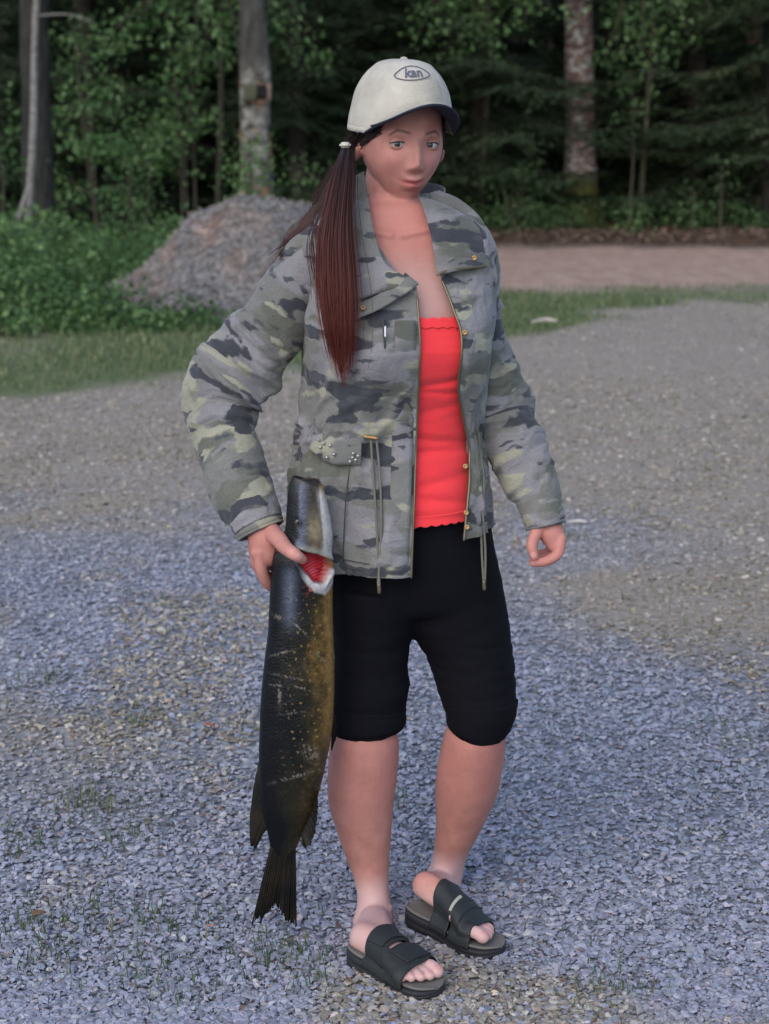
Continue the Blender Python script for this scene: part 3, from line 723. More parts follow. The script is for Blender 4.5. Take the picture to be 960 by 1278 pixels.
# undergrowth along the forest edge and leaf litter
n = 700; x = r3.uniform(.2, 8, n); y = 24.5 + np.abs(r3.normal(0, .9, n)); k = fbm(np.stack([x, y, x * 0], -1) * 1.4, 44, 2) > .47; x, y = x[k], y[k]; n = len(x)
C = np.stack([x, y, gh(x, y) + r3.uniform(.02, .34, n) * (.4 + fbm(np.stack([x, x, x * 0], -1) * 2, 4, 2))], 1)
v, f, tt = leaves_at(C, 14, np.array((.12, .12, .06)), .05, r3, .3)
tag(mk('undergrowth', v, None, f, mat=M_palebush, smooth=False, attrs={'tint': tt}), 'low dark green undergrowth along the forest edge at the right', kind='stuff')
n = 5500; x = r3.uniform(-1, 8, n); y = 24.2 + r3.normal(0, .42, n)
M = rots(r3.normal(0, .4, n), r3.normal(0, .4, n), r3.uniform(0, 6.28, n)); v, f = scatter(LEAF, LEAFF, np.stack([x, y, gh(x, y) + .01 + .05 * r3.random(n)], 1), M, r3.uniform(.03, .06, n))
m = N('dead_leaf', .8, .2); m.col(m.ramp(m.attr('tint'), [(0, (.07, .045, .03)), (.5, (.15, .095, .07)), (1, (.26, .19, .15))]))
tag(mk('leaf_litter', v, None, f, mat=m.m, smooth=False, attrs={'tint': np.repeat(r3.random(n), 4)}), 'band of reddish brown dead leaves where the dirt track meets the forest', kind='stuff')
# dead leaf bits and twigs between the stones
n = 900; cx_ = np.array([G(*p)[:2] for p in ((60, 830), (45, 1150), (110, 1000), (560, 740), (270, 690), (800, 700), (900, 860), (330, 1215), (180, 1060), (720, 1240), (150, 880), (880, 600))])
cc_i = r3.integers(0, len(cx_), n); x = cx_[cc_i, 0] + r3.normal(0, .16, n); y = cx_[cc_i, 1] + r3.normal(0, .22, n)
M = rots(r3.normal(0, .3, n), r3.normal(0, .3, n), r3.uniform(0, 6.28, n)); v, f = scatter(LEAF, LEAFF, np.stack([x, y, gh(x, y) + .008 + .006 * r3.random(n)], 1), M, np.stack([r3.uniform(.008, .022, n), r3.uniform(.004, .016, n), r3.uniform(.01, .02, n)], 1))
tag(mk('leaf_debris', v, None, f, mat=m.m, smooth=False, attrs={'tint': np.repeat(r3.random(n), 4)}), 'brown scraps of leaf and twig scattered on the gravel', kind='stuff')
# small things on the ground
def leafthing(name, px, py, size, col_, label, cat, tilt=.2, rz=0.):
    c = G(px, py); tv = np.array([[-.5, 0, 0], [-.2, -.3, .05], [.2, -.28, .08], [.55, 0, .02], [.15, .3, .1], [-.2, .25, .06]]) * size
    M = Matrix.Rotation(rz, 3, 'Z') @ Matrix.Rotation(tilt, 3, 'Y'); tv = tv @ np.array(M).T
    o = mk(name, tv + [c[0], c[1], .022], polys=[[0, 1, 2, 3], [0, 3, 4, 5]], mat=plain(name + '_mat', col_, .6, var=30), smooth=False); solidify(o, .0015, 0); tag(o, label, cat)
leafthing('fallen_leaf', 261, 915, .030, (.26, .08, .05), 'small reddish dead leaf on the gravel left of the fish', 'leaf', .3)
leafthing('fallen_leaf', 263, 1169, .030, (.42, .19, .12), 'small orange dead leaf on the gravel left of the fish tail', 'leaf', .4, 2)
leafthing('fallen_leaf', 48, 1153, .034, (.20, .10, .05), 'brown dead leaf beside the grass tuft near the lower left corner', 'leaf', .2, 1)
o = mk('stick', *stem_mesh([G(664, 412) + [0, 0, .06], G(682, 410) + [0, 0, .065], G(696, 411) + [0, 0, .06]], [.008, .016, .005], 6), mat=plain('pale_wood', (.42, .38, .32), .8))
tag(o, 'pale bare stick lying in the grass strip right of the woman', 'stick')
o = mk('stick', *stem_mesh([G(708, 657) + [0, 0, .018], G(722, 656) + [0, 0, .018], G(733, 657) + [0, 0, .018]], [.003, .007, .003], 6), mat=plain('pale_wood', (.45, .43, .40), .8))
tag(o, 'short pale sliver of wood on the gravel beside the free hand', 'stick')

# ================================================================ THE WOMAN
def mrow(py, D=D0): return pxm(D, py)
person = empty('person', (0.0, 3.5, 0.0))
M_skin = None
def skin_material():
    m = N('skin', .60, .28); o = m.obj()
    base = m.ramp(m.noise(o, 9, 4, .6), [(.3, (.36, .165, .135)), (.7, (.45, .215, .18))])
    base = m.mix(1.0, base, m.ramp(m.noise(o, 34, 5, .65), [(.3, (.86, .80, .80)), (.7, (1.12, 1.12, 1.10))]), 'MULTIPLY')
    c = m.mix(m.attr('pale'), base, (.52, .33, .31))
    c = m.mix(m.attr('ruddy'), c, (.43, .16, .135))
    c = m.mix(m.attr('lips'), c, (.36, .085, .085))
    c = m.mix(m.attr('brow'), c, (.05, .03, .025))
    c = m.mix(m.attr('nail'), c, (.50, .24, .22))
    m.col(c); m.b.inputs['Subsurface Weight'].default_value = .06
    m.b.inputs['Subsurface Radius'].default_value = (.012, .005, .003); m.b.inputs['Subsurface Scale'].default_value = 1.0
    m.bump(m.mix(.5, m.noise(o, 420, 3), m.noise(o, 60, 4)), .35, .003); return m.m
M_skin = skin_material()
def camo(name):
    m = N(name, .85, .2); o = m.attr('rest', 'Vector')
    wob = m.noise(o, 22, 3, .6, out=1); vm = m.n('ShaderNodeVectorMath', operation='MULTIPLY_ADD')
    m.l(wob, vm.inputs[0]); vm.inputs[1].default_value = (.05, .05, .022); m.l(o, vm.inputs[2]); q = vm.outputs[0]
    def layer(sc, loc, thr, w=.012):
        n_ = m.noise(m.map(q, sc, loc), 1.0, 2.2, .45)
        return m.ramp(n_, [(thr, 0), (thr + w, 1)])
    c = m.mix(layer((8.5, 8.5, 17), (3, 1, 7), .49, .05), (.140, .138, .128), (.185, .178, .186))
    c = m.mix(layer((8, 8, 17), (11, 5, 2), .56, .04), c, (.100, .102, .085))
    c = m.mix(layer((9.5, 9.5, 23), (7, 13, 5), .60, .035), c, (.25, .243, .185))
    c = m.mix(layer((9.5, 9.5, 24), (17, 3, 9), .59, .025), c, (.040, .042, .050))
    c = m.mix(layer((15, 15, 46), (2, 8, 3), .645, .03), c, (.060, .062, .072))
    worn = m.ramp(m.noise(o, 6, 5, .7), [(.3, .82), (.7, 1.18)]); c = m.mix(1.0, c, worn, 'MULTIPLY')
    c = m.mix(.4, c, m.mix(1.0, c, m.ramp(m.noise(o, 420, 2), [(.3, .7), (.7, 1.3)]), 'MULTIPLY'))
    m.col(c)
    cr = m.noise(m.map(o, (1, 1, 1.5)), 20, 5, .58, 1.6)
    m.bump(m.mix(.2, cr, m.noise(o, 500, 1)), .5, .010)
    m.b.inputs['Sheen Weight'].default_value = .15
    return m.m
M_camo = camo('camouflage_cotton')

# torso outline: photo row, left x, right x, depth radius (m), centre depth offset
TORSO = np.array([(248, 462, 535, .055, -.0), (258, 438, 562, .070, 0), (272, 410, 588, .082, 0), (288, 388, 604, .095, 0), (310, 378, 612, .108, 0), (345, 380, 617, .122, 0), (390, 383, 614, .138, -.01), (430, 384, 608, .142, -.012),
                  (470, 382, 603, .134, -.005), (510, 377, 600, .125, 0), (548, 371, 600, .118, 0), (580, 366, 604, .125, 0), (620, 364, 609, .135, .0), (660, 370, 612, .142, .005), (720, 382, 622, .150, .01)], float)
def tor(py):
    return [np.interp(py, TORSO[:, 0], TORSO[:, k]) for k in (1, 2, 3, 4)]
def tor_pt(theta, py, grow=0.0, shrink=1.0):
    xl, xr, ry, dy = tor(py); cx = (xl + xr) / 2; rx = (xr - xl) / 2
    c = P(cx, py, D0 + dy); s = pxm(D0, 450)
    pw = 2.3
    sn, cs_ = np.sin(theta), np.cos(theta)
    sx = np.sign(sn) * np.abs(sn) ** (2 / pw); cy = np.sign(cs_) * np.abs(cs_) ** (2 / pw)
    x = c[..., 0] + (rx * s * shrink + grow) * sx
    y = c[..., 1] - (ry * shrink + grow) * cy
    return np.stack([x, y, c[..., 2]], -1)
def front_depth(px, py, shrink=1.0):
    xl, xr, ry, dy = tor(py); cx = (xl + xr) / 2; rx = (xr - xl) / 2
    sx = np.clip((px - cx) / (rx * shrink), -.999, .999); cyy = (1 - abs(sx) ** 2.3) ** (1 / 2.3)
    return D0 + dy - ry * shrink * cyy
def theta_at(px, py):
    xl, xr, ry, dy = tor(py); cx = (xl + xr) / 2; rx = (xr - xl) / 2
    sx = np.clip((px - cx) / rx, -.999, .999); sn = np.sign(sx) * np.abs(sx) ** (2.3 / 2); return np.arcsin(sn)

# ---------------------------------------------------------------- head
FWD = np.array([math.sin(R(19)), -math.cos(R(19)), -.07]); FWD /= np.linalg.norm(FWD)
UPV = np.array([.03, 0, 1.0]); XH = np.cross(UPV, -FWD) * 1.0; XH /= np.linalg.norm(XH)
if XH[0] < 0: XH = -XH
UPV = np.cross(XH, FWD); UPV /= np.linalg.norm(UPV)
if UPV[2] < 0: UPV = -UPV
HC = P(500, 176, 3.50)
def hw_(p):                      # head local (x left, y forward, z up) -> world
    p = np.asarray(p, float); return HC + p[..., 0:1] * XH + p[..., 1:2] * FWD + p[..., 2:3] * UPV
def gs(x, z, cx, cz, sx, sz): return np.exp(-((x - cx) / sx) ** 2 - ((z - cz) / sz) ** 2)
def head_local(nth=260, nph=200):
    th = np.linspace(0, 2 * np.pi, nth, endpoint=False); ph = np.linspace(.02, np.pi - .02, nph)
    st, ct = np.sin(th), np.cos(th); sp_, cp = np.sin(ph)[:, None], np.cos(ph)[:, None]
    x = sp_ * st; y = sp_ * ct; z = cp + 0 * st
    X_ = .071 * x; Y_ = np.where(y > 0, .088, .100) * y; Z_ = np.where(z > 0, .118, .112) * z
    # jaw narrows towards the chin, back of the skull stays full and rises
    lo = sm(.02, 1.0, -z); X_ *= 1 - .35 * lo ** 1.3; Y_ = np.where(y < 0, Y_ * (1 - .45 * lo), Y_ * (1 - .04 * lo))
    Z_ = np.where((y < 0) & (z < 0), Z_ * (1 - .30 * np.clip(-y, 0, 1)), Z_)
    X_ = np.sign(X_) * np.abs(X_) ** .93 * .071 ** .07
    fr = sm(.05, .45, y)
    Y_ = np.where(y > 0, .088 * (np.abs(Y_) / .088) ** .86, Y_)
    ax = np.abs(X_); d = 0 * X_
    na = np.interp(Z_, [-.052, -.046, -.040, -.034, -.025, -.010, .004, .016], [0, .006, .0140, .0175, .0138, .0075, .0045, 0])
    nw = np.interp(Z_, [-.05, -.038, -.025, -.005, .016], [.0120, .0118, .0096, .0082, .010])
    d += na * np.exp(-(np.abs(X_) / nw) ** 2)
    d += .0065 * gs(ax, Z_, .0115, -.0405, .0052, .0058)
    d -= .010 * gs(ax, Z_, .031, .0, .016, .012)
    d += .004 * gs(ax, Z_, .028, .019, .022, .007)
    d += .005 * gs(ax, Z_, .040, -.030, .016, .018)
    Zs = Z_; Z_ = Zs - 9 * X_ ** 2
    d += .0055 * np.exp(-(X_ / .018) ** 2 - ((Z_ + .0615 + .004 * (X_ / .018) ** 2 * -1) / .0045) ** 2)
    d += .0065 * np.exp(-(X_ / .016) ** 2 - ((Z_ + .0735) / .0055) ** 2)
    d -= .004 * np.exp(-(X_ / .022) ** 2 - ((Z_ + .0675) / .0022) ** 2)
    Z_ = Zs
    d += .004 * gs(X_, Z_, 0, -.065, .030, .016)
    d -= .003 * gs(X_, Z_, 0, -.085, .018, .005)
    d += .009 * gs(X_, Z_, 0, -.101, .016, .012)
    Y_ = Y_ + d * fr
    return np.stack([X_, Y_, Z_], -1)
HL = head_local(); head_mesh = closed(hw_(HL))
ears = []
for s in (-1, 1):
    a = np.linspace(-.6, 4.4, 12)
    pts = hw_(np.stack([np.full(12, .073) * s + s * .008 * (1 - np.cos(a - 1.2)) / 2, -.012 - .013 * np.sin(a) * 1.0, -.008 + .026 * np.cos(a)], -1))
    ears.append(capsule(pts, [.0045] * 12, 8, 3, per=2))
    ears.append(ellipsoid(hw_([.072 * s, -.010, -.008]), (.006, .014, .024), np.stack([XH, FWD, UPV], 1), 12, 8))
parts = [head_mesh] + ears
# neck and chest
def pxtube(tab, n=28, rows=30, power=2, raw=False):
    """rows of (px, py, depth, half width px, depth radius px)"""
    t = spline(np.array(tab, float), rows); C = P(t[:, 0], t[:, 1], t[:, 2]); s = np.array([pxm(d, y) for d, y in zip(t[:, 2], t[:, 1])])
    V, Nn, rest = tube(C, t[:, 3] * s, t[:, 4] * s, n, power=power)
    return (V, Nn, rest, t) if raw else closed(V)
parts.append(pxtube([(495, 195, 3.52, 34, 38), (489, 225, 3.52, 33, 36), (489, 245, 3.52, 35, 36), (492, 262, 3.515, 46, 40)], rows=16))
# chest: ellipse rows following the jacket but smaller
TH = np.linspace(-np.pi, np.pi, 48, endpoint=False)
rows = []
for py in np.concatenate([np.arange(252, 300, 6), np.arange(300, 640, 20)]):
    v = tor_pt(TH, np.full(48, float(py)), 0, .86 - .14 * float(sm(430, 520, py)))
    if py < 300: v = v * 1.0
    rows.append(v)
parts.append(closed(np.array(rows)))
# collarbones and throat muscles
cb = lambda a, b, r: (None if True else capsule([P(*a), P((a[0] + b[0]) / 2, (a[1] + b[1]) / 2 - 2, (a[2] + b[2]) / 2 - .004), P(*b)], [r, r * .9, r * .6], 10, 4))
for a, b in (((505, 292, front_depth(505, 292, .86) + .002), (560, 282, front_depth(560, 282, .86) + .006)), ((490, 292, front_depth(490, 292, .86) + .002), (440, 284, front_depth(440, 284, .86) + .008))):
    cb(a, b, .007)
# legs ------------------------------------------------------------------
LEGA = [(464, 745, 3.50, 40, 44), (462, 830, 3.485, 36, 38), (459, 885, 3.475, 34, 36), (458, 903, 3.475, 36, 40), (456, 925, 3.47, 42.5, 44), (453, 960, 3.475, 43.5, 43), (451, 1000, 3.485, 41, 42), (457, 1050, 3.49, 32, 35), (463, 1090, 3.485, 23.5, 28), (466, 1116, 3.475, 20.5, 25), (467, 1134, 3.466, 22.5, 26), (466, 1150, 3.458, 25.5, 28), (464, 1164, 3.450, 27.5, 28)]
LEGB = [(560, 745, 3.53, 42, 44), (582, 830, 3.515, 38, 38), (598, 880, 3.50, 33, 34), (596, 899, 3.503, 33, 38), (594, 917, 3.505, 38, 42), (588, 950, 3.53, 40.5, 42), (581, 990, 3.565, 38.5, 41), (572, 1030, 3.59, 29, 34), (562, 1065, 3.61, 22, 27), (556, 1090, 3.615, 22, 25), (551, 1104, 3.608, 25, 26), (547, 1116, 3.600, 27.5, 27)]
parts.append(pxtube(LEGA, 36, 90)); parts.append(pxtube(LEGB, 36, 90))
# arms inside the sleeves, ending in the wrists
ARMR = [(398, 312, 3.49, 24, 26), (345, 375, 3.487, 24, 24), (289, 462, 3.487, 22, 22), (277, 505, 3.475, 21, 22), (284, 550, 3.45, 21, 22), (300, 600, 3.415, 20, 20), (326, 652, 3.385, 17, 19)]
ARML = [(585, 315, 3.53, 20, 22), (597, 365, 3.54, 19, 20), (599, 410, 3.545, 19, 20), (609, 460, 3.545, 19, 20), (624, 510, 3.535, 19, 20), (641, 555, 3.515, 18, 19), (660, 600, 3.49, 17, 18), (680, 652, 3.465, 13, 16)]
parts.append(pxtube(ARMR, 20, 40)); parts.append(pxtube(ARML, 20, 40))
# right hand (left in the photo): back of the hand to the camera, thumb hooked in the gill, fingers closed behind
def H(px, py, D): return P(px, py, D)
parts.append(capsule([H(326, 650, 3.385), H(330, 668, 3.370), H(332, 690, 3.362)], [.024, .031, .027], 20, 6, per=6, flat=1.0))
parts.append(capsule([H(334, 660, 3.368), H(347, 672, 3.330), H(357, 684, 3.298), H(368, 692, 3.280), H(377, 698, 3.290)], [.019, .0155, .0130, .0115, .009], 16, 5))
fing = [([(325, 690, 3.346), (327, 714, 3.346), (338, 731, 3.366), (356, 728, 3.395)], .0106),
        ([(320, 684, 3.362), (321, 704, 3.366), (334, 720, 3.388), (354, 716, 3.41)], .0106),
        ([(317, 677, 3.380), (319, 693, 3.386), (333, 706, 3.41), (354, 704, 3.425)], .0100),
        ([(318, 670, 3.396), (320, 682, 3.404), (336, 692, 3.42), (353, 692, 3.43)], .0088)]
for pts, r_ in fing: parts.append(capsule([H(*p) for p in pts], [r_ * 1.15, r_ * 1.04, r_ * .95, r_ * .8], 14, 5))
for (a, b) in (((321, 690), 3.350), ((318.5, 684), 3.366), ((320, 677), 3.382)): parts.append(ellipsoid(H(*a, b), (.0125,) * 3, None, 12, 8))
# left hand (right in the photo): relaxed, fingers curled towards the leg
parts.append(capsule([H(681, 650, 3.465), H(688, 664, 3.455), H(694, 678, 3.450)], [.019, .024, .019], 18, 6, per=6))
fl = [([(700, 672, 3.442), (697, 690, 3.432), (683, 700, 3.428), (666, 703, 3.432)], .0098),
      ([(698, 675, 3.456), (694, 692, 3.450), (681, 700, 3.446), (665, 699, 3.450)], .0100),
      ([(694, 674, 3.470), (691, 689, 3.468), (681, 696, 3.464), (668, 694, 3.466)], .0094),
      ([(690, 670, 3.482), (688, 683, 3.484), (680, 690, 3.482), (670, 690, 3.482)], .0082)]
for pts, r_ in fl: parts.append(capsule([H(*p) for p in pts], [r_ * 1.12, r_ * 1.02, r_ * .94, r_ * .78], 14, 5))
parts.append(capsule([H(678, 655, 3.452), H(668, 668, 3.438), H(664, 682, 3.430), H(667, 694, 3.426)], [.0135, .0118, .0104, .0088], 14, 5))
# feet ------------------------------------------------------------------
class Foot:
    """frame of a foot or sandal: u from heel to toe (m), v sideways, w up"""
    def __init__(s, heel, toe, pitch=0.0, lift=0.0, pivot=.17):
        s.o = np.array([heel[0], heel[1], 0.0]); d = np.array(toe[:2]) - np.array(heel[:2]); s.len = np.linalg.norm(d)
        s.u = np.array([*(d / s.len), 0]); s.v = np.array([-s.u[1], s.u[0], 0]); s.pitch = pitch; s.pivot = pivot; s.lift = lift
    K = .88
    def __call__(s, u, v, w):
        u = np.asarray(u, float) * s.K; v = np.asarray(v, float) * s.K; w = np.asarray(w, float) * s.K
        u, v, w = np.broadcast_arrays(np.asarray(u, float), np.asarray(v, float), np.asarray(w, float))
        du = u - s.pivot * s.K; k = np.where(du < 0, s.pitch, 0.0); up = s.lift
        uu = s.pivot * s.K + du * np.cos(k); ww = w + np.sin(k) * (-du) + up
        uu = uu + np.where(du < 0, w * np.sin(k) * .6, 0)
        return s.o + uu[..., None] * s.u + v[..., None] * s.v + ww[..., None] * [0, 0, 1]
FAs = Foot(G(439, 1199), G(525, 1241), .02, .0); FBs = Foot(G(508, 1156), G(623, 1193), .10, .0)
FBf = Foot(G(508, 1156), G(623, 1193), .30, .0)
FLEN = .245
def toe_side(sgn): return sgn
def foot_parts(Fr, base, inner, heelx=.0, sc=1.0):
    """base: height of the footbed; inner: +1 when the big toe lies at +v"""
    out = []
    us = np.array([.008, .02, .045, .08, .115, .15, .175, .195]) * sc
    wd = np.array([.015, .024, .028, .028, .034, .041, .044, .042])
    ht = np.array([.019, .029, .032, .031, .027, .021, .017, .014])
    tab = spline(np.stack([us, us * 0, wd, ht], 1), 26)
    th = np.linspace(0, 2 * np.pi, 28, endpoint=False)
    ring = Fr(tab[:, 0][:, None], tab[:, 2][:, None] * np.sin(th) + inner * .006 * sm(.1, .19, tab[:, 0])[:, None], base + tab[:, 3][:, None] * (1 + np.cos(th)))
    out.append(closed(ring))
    toes = [(.032, .0125, .236), (.013, .0092, .232), (-.004, .0088, .224), (-.020, .0084, .213), (-.034, .0080, .200)]
    for v_, r_, ln in toes:
        p = [Fr(.175 * sc, v_ * inner * .9, base + .014), Fr((.175 + ln) / 2 * sc, v_ * inner, base + r_ * 1.35), Fr((ln - r_) * sc, v_ * inner, base + r_ * .95)]
        out.append(capsule(p, [r_ * 1.05, r_ * .95, r_], 12, 5))
    return out
# instep blocks joining foot and ankle
BASE_A, BASE_B = .032, .032
fa = foot_parts(FAs, BASE_A, 1); fb = foot_parts(FBf, BASE_B + .004, -1)
parts += fa + fb
ankA = P(468, 1145, 3.465); ankB = P(550, 1104, 3.61)
parts.append(capsule([P(467, 1128, 3.468), ankA, (ankA + FAs(.075, 0, BASE_A + .05)) / 2, FAs(.105, 0, BASE_A + .034)], [.027, .029, .029, .023], 20, 6))
parts.append(capsule([ankA, FAs(.035, 0, BASE_A + .032)], [.027, .026], 20, 6))
hb = FBf(.030, 0, BASE_B + .036); ib = FBf(.095, 0, BASE_B + .036)
parts.append(capsule([ankB, hb], [.029, .026], 20, 6)); parts.append(capsule([ankB, (ankB + ib) / 2, ib], [.028, .028, .024], 20, 6))
for c_, r_ in ((P(484, 1134, 3.455), .0095), (P(451, 1138, 3.462), .0095), (P(566, 1100, 3.590), .009)): parts.append(ellipsoid(c_, (r_, r_, r_ * 1.1), None, 14, 10))
v, q, t = cat_mesh(parts)
body = mk('body', v, q, t, mat=M_skin, parent=person)
remesh(body, .0023, 3, .5)
co = get_co(body); lp = co - HC
wj = np.zeros(len(co)); zz_ = co[:, 2]
wj = np.maximum(wj, sm(1.40, 1.375, zz_) * sm(1.0, 1.1, zz_) * (np.abs(co[:, 0]) < .2) * sm(HC[2] - .088, HC[2] - .104, zz_))
wj = np.maximum(wj, sm(.23, .18, zz_) * sm(.040, .060, zz_) * (1 - sm(3.49, 3.43, co[:, 1]) * sm(.10, .07, zz_) * (co[:, 0] > 0)) )
vg = body.vertex_groups.new(name='soft')
for k_ in range(1, 11):
    idx = np.where(np.round(wj * 10).astype(int) == k_)[0]
    if len(idx): vg.add(idx.tolist(), k_ / 10, 'REPLACE')
m_ = body.modifiers.new('s', 'SMOOTH'); m_.factor = .6; m_.iterations = 220; m_.vertex_group = 'soft'
dg = bpy.context.evaluated_depsgraph_get(); me_ = bpy.data.meshes.new_from_object(body.evaluated_get(dg)); body.modifiers.clear(); body.data = me_
me_.polygons.foreach_set('use_smooth', np.ones(len(me_.polygons), bool))
co = get_co(body); lp = co - HC; lx, ly, lz = lp @ XH, lp @ FWD, lp @ UPV
inhead = (np.abs(lx) < .09) & (lz > -.13) & (lz < .15) & (ly > .02)
for (x0c, y0c, x1c, y1c) in ((502, 293, 545, 284), (488, 293, 452, 286)):
    a_ = P(x0c, y0c, 3.42); b_ = P(x1c, y1c, 3.43); dd = b_ - a_; dd[1] = 0; L_ = np.linalg.norm(dd); dd /= L_
    r_ = co - a_; r_[:, 1] = 0; tt = np.clip(r_ @ dd, 0, L_); dist = np.linalg.norm(r_ - tt[:, None] * dd, axis=1)
    co[:, 1] -= .0045 * np.exp(-(dist / .007) ** 2) * (co[:, 1] < 3.5) * (co[:, 2] > 1.2)
set_co(body, co)
# mouth, eyebrows
lips = np.where(inhead & (ly > .06), np.clip(1.0 * np.exp(-(lx / .0225) ** 4 - ((lz + .0675 - 9 * lx ** 2) / (.0078 * (1 - .5 * np.clip(np.abs(lx) / .024, 0, 1)))) ** 4), 0, 1) * .9, 0)
brow = np.where(inhead, .75 * sm(.0036, .0014, np.abs(lz - .0195 - .004 * sm(.012, .034, abs(lx)) + .010 * sm(.034, .05, abs(lx)))) * sm(.010, .016, abs(lx)) * sm(.050, .044, abs(lx)), 0)
zf = co[:, 2]
pale = .9 * sm(.115, .06, zf) + 0; ruddy = np.where(inhead, .35 * gs(np.abs(lx), lz, .042, -.032, .02, .02) + .25 * gs(lx, lz, 0, -.037, .012, .01), 0)
hand_c = [P(335, 690, 3.37), P(685, 685, 3.45)]
for hcx in hand_c: ruddy = np.maximum(ruddy, .55 * sm(.09, .03, np.linalg.norm(co - hcx, axis=1)) * sm(.0, 1.0, fbm(co * 30, 2, 2) + .3))
ruddy = np.maximum(ruddy, .6 * sm(.16, .28, zf) * sm(.9, .3, zf) * fbm(co * 7, 4, 3))
chest = (zf > 1.15) & (zf < 1.42) & (co[:, 1] < 3.5)
ruddy = np.where(chest, np.maximum(ruddy, .6 * sm(1.24, 1.30, zf) * sm(1.40, 1.33, zf)), ruddy)
pale = np.maximum(pale, np.where(chest, .6 * sm(1.30, 1.20, zf), 0))
nail = 0 * zf
for c_, r_ in ((P(373, 694.5, 3.272), .0062), (P(665, 701, 3.420), .0055), (P(665.5, 692, 3.420), .0055)): nail = np.maximum(nail, sm(r_ * 1.2, r_ * .8, np.linalg.norm(co - c_, axis=1)))
for Fr_, in_, b_ in ((FAs, 1, BASE_A), (FBf, -1, BASE_B)):
    for v_, ln_, rr_ in ((.032, .228, .0085), (.013, .226, .005), (-.004, .219, .0048), (-.020, .208, .0045)):
        nail = np.maximum(nail, sm(rr_ * 1.1, rr_ * .7, np.linalg.norm(co - Fr_(ln_, v_ * in_, b_ + (.023 if v_ > .03 else .017)), axis=1)))
for k, a in (('pale', pale), ('ruddy', ruddy), ('lips', lips), ('brow', brow), ('nail', nail)): add_attr(body, k, np.clip(a, 0, 1))
# eyes
M_white = plain('eye_white', (.40, .37, .35), .25, .5); M_iris = plain('iris', (.035, .035, .03), .15, .5); M_pupil = plain('pupil', (.005, .005, .005), .1, .5)
ROT = np.stack([XH, FWD, UPV], 1)
for s in (-1, 1):
    c = np.array([.031 * s, .0685, .0])
    e = mk('eye', *ellipsoid(hw_(c), (.0118,) * 3, ROT, 24, 16), mat=M_white, parent=person)
    g_ = np.array([-.25 - .05 * s, .96, .0]); g_ /= np.linalg.norm(g_)
    mk('iris', *ellipsoid(hw_(c + g_ * .0092), (.0060, .0036, .0060), ROT, 20, 10), mat=M_iris, parent=e)
    mk('pupil', *ellipsoid(hw_(c + g_ * .0116), (.0022, .0014, .0022), ROT, 14, 8), mat=M_pupil, parent=e)
    # lids: partial shells
    for up_ in (1, -1):
        a = np.linspace(-1.25, 1.25, 22)[:, None]; b = np.linspace(0, 1, 9)[None]
        e0 = (.34 if up_ > 0 else -.38) * (1 - (a / 1.35) ** 2) * 1.0
        el = e0 + b * ((1.25 if up_ > 0 else -1.2) - e0); r_ = .0128
        pt = np.stack([np.sin(a) * np.cos(el) * r_ * 1.12, np.cos(a) * np.cos(el) * r_, np.sin(el) * r_ + 0 * a], -1) + c
        o = mk('eyelid', hw_(pt), grid_faces(22, 9), mat=M_skin, parent=person, attrs={'ruddy': np.full(198, .0), 'pale': np.zeros(198)}); solidify(o, .0012, 0)
    a = np.linspace(-1.2, 1.2, 16); e0 = .34 * (1 - (a / 1.35) ** 2); r_ = .0140
    mk('eyelash', *capsule(hw_(np.stack([np.sin(a) * np.cos(e0) * r_ * 1.1, np.cos(a) * np.cos(e0) * r_, np.sin(e0) * r_], -1) + c), [.0010] * 16, 6, 2, per=2), mat=M_pupil, parent=person)

# ---------------------------------------------------------------- trousers
M_black = N('black_jersey', .9, .12); o = M_black.obj(); M_black.col(M_black.mix(M_black.noise(o, 5), (.0025, .0025, .004), (.005, .005, .008)))
M_black.bump(M_black.mix(.4, M_black.noise(M_black.map(o, (1, 1, 2.2)), 16, 4, .6), M_black.noise(o, 300, 2)), .35, .006); M_black = M_black.m
SHA = [(470, 735, 3.50, 62, 72), (464, 800, 3.49, 49.5, 58), (463, 850, 3.48, 50, 54), (460, 890, 3.475, 45.5, 48), (459.5, 905, 3.473, 45, 46), (460, 912, 3.473, 44.5, 45.5)]
SHB = [(560, 735, 3.53, 68, 70), (583, 800, 3.52, 57.5, 58), (595, 850, 3.51, 51, 54), (600, 884, 3.50, 45.5, 47), (599, 900, 3.50, 40, 44), (598.5, 907, 3.503, 39, 43)]
ps = [pxtube(SHA, 48, 60), pxtube(SHB, 48, 60)]
rows = []
for py, xl, xr, rd in ((610, 395, 606, .115), (650, 392, 612, .120), (690, 398, 619, .118), (725, 407, 627, .108), (748, 413, 629, .098), (760, 422, 618, .08)):
    c = P((xl + xr) / 2, py, 3.512); s = pxm(3.5, py); rows.append(c + np.stack([np.sin(TH) * (xr - xl) / 2 * s, -np.cos(TH) * rd, 0 * TH], -1))
ps.append(closed(np.array(rows)))
v, q, t = cat_mesh(ps); legg = mk('knee_leggings', v, q, t, mat=M_black, parent=person); remesh(legg, .005, 10, .6)
co = get_co(legg); no = get_no(legg)
wr = (np.abs(fbm(co * [9, 9, 30], 7, 3) - .5) * 2) ** .8
knee = np.exp(-((co[:, 2] - .50) / .07) ** 2) + .35 + .8 * np.exp(-((co[:, 2] - .40) / .03) ** 2)
knee = knee * (1 - .8 * sm(.46, .40, co[:, 2])); co = co + no * .002 - no * (.006 * (1 - wr) * knee)[:, None]; set_co(legg, co)
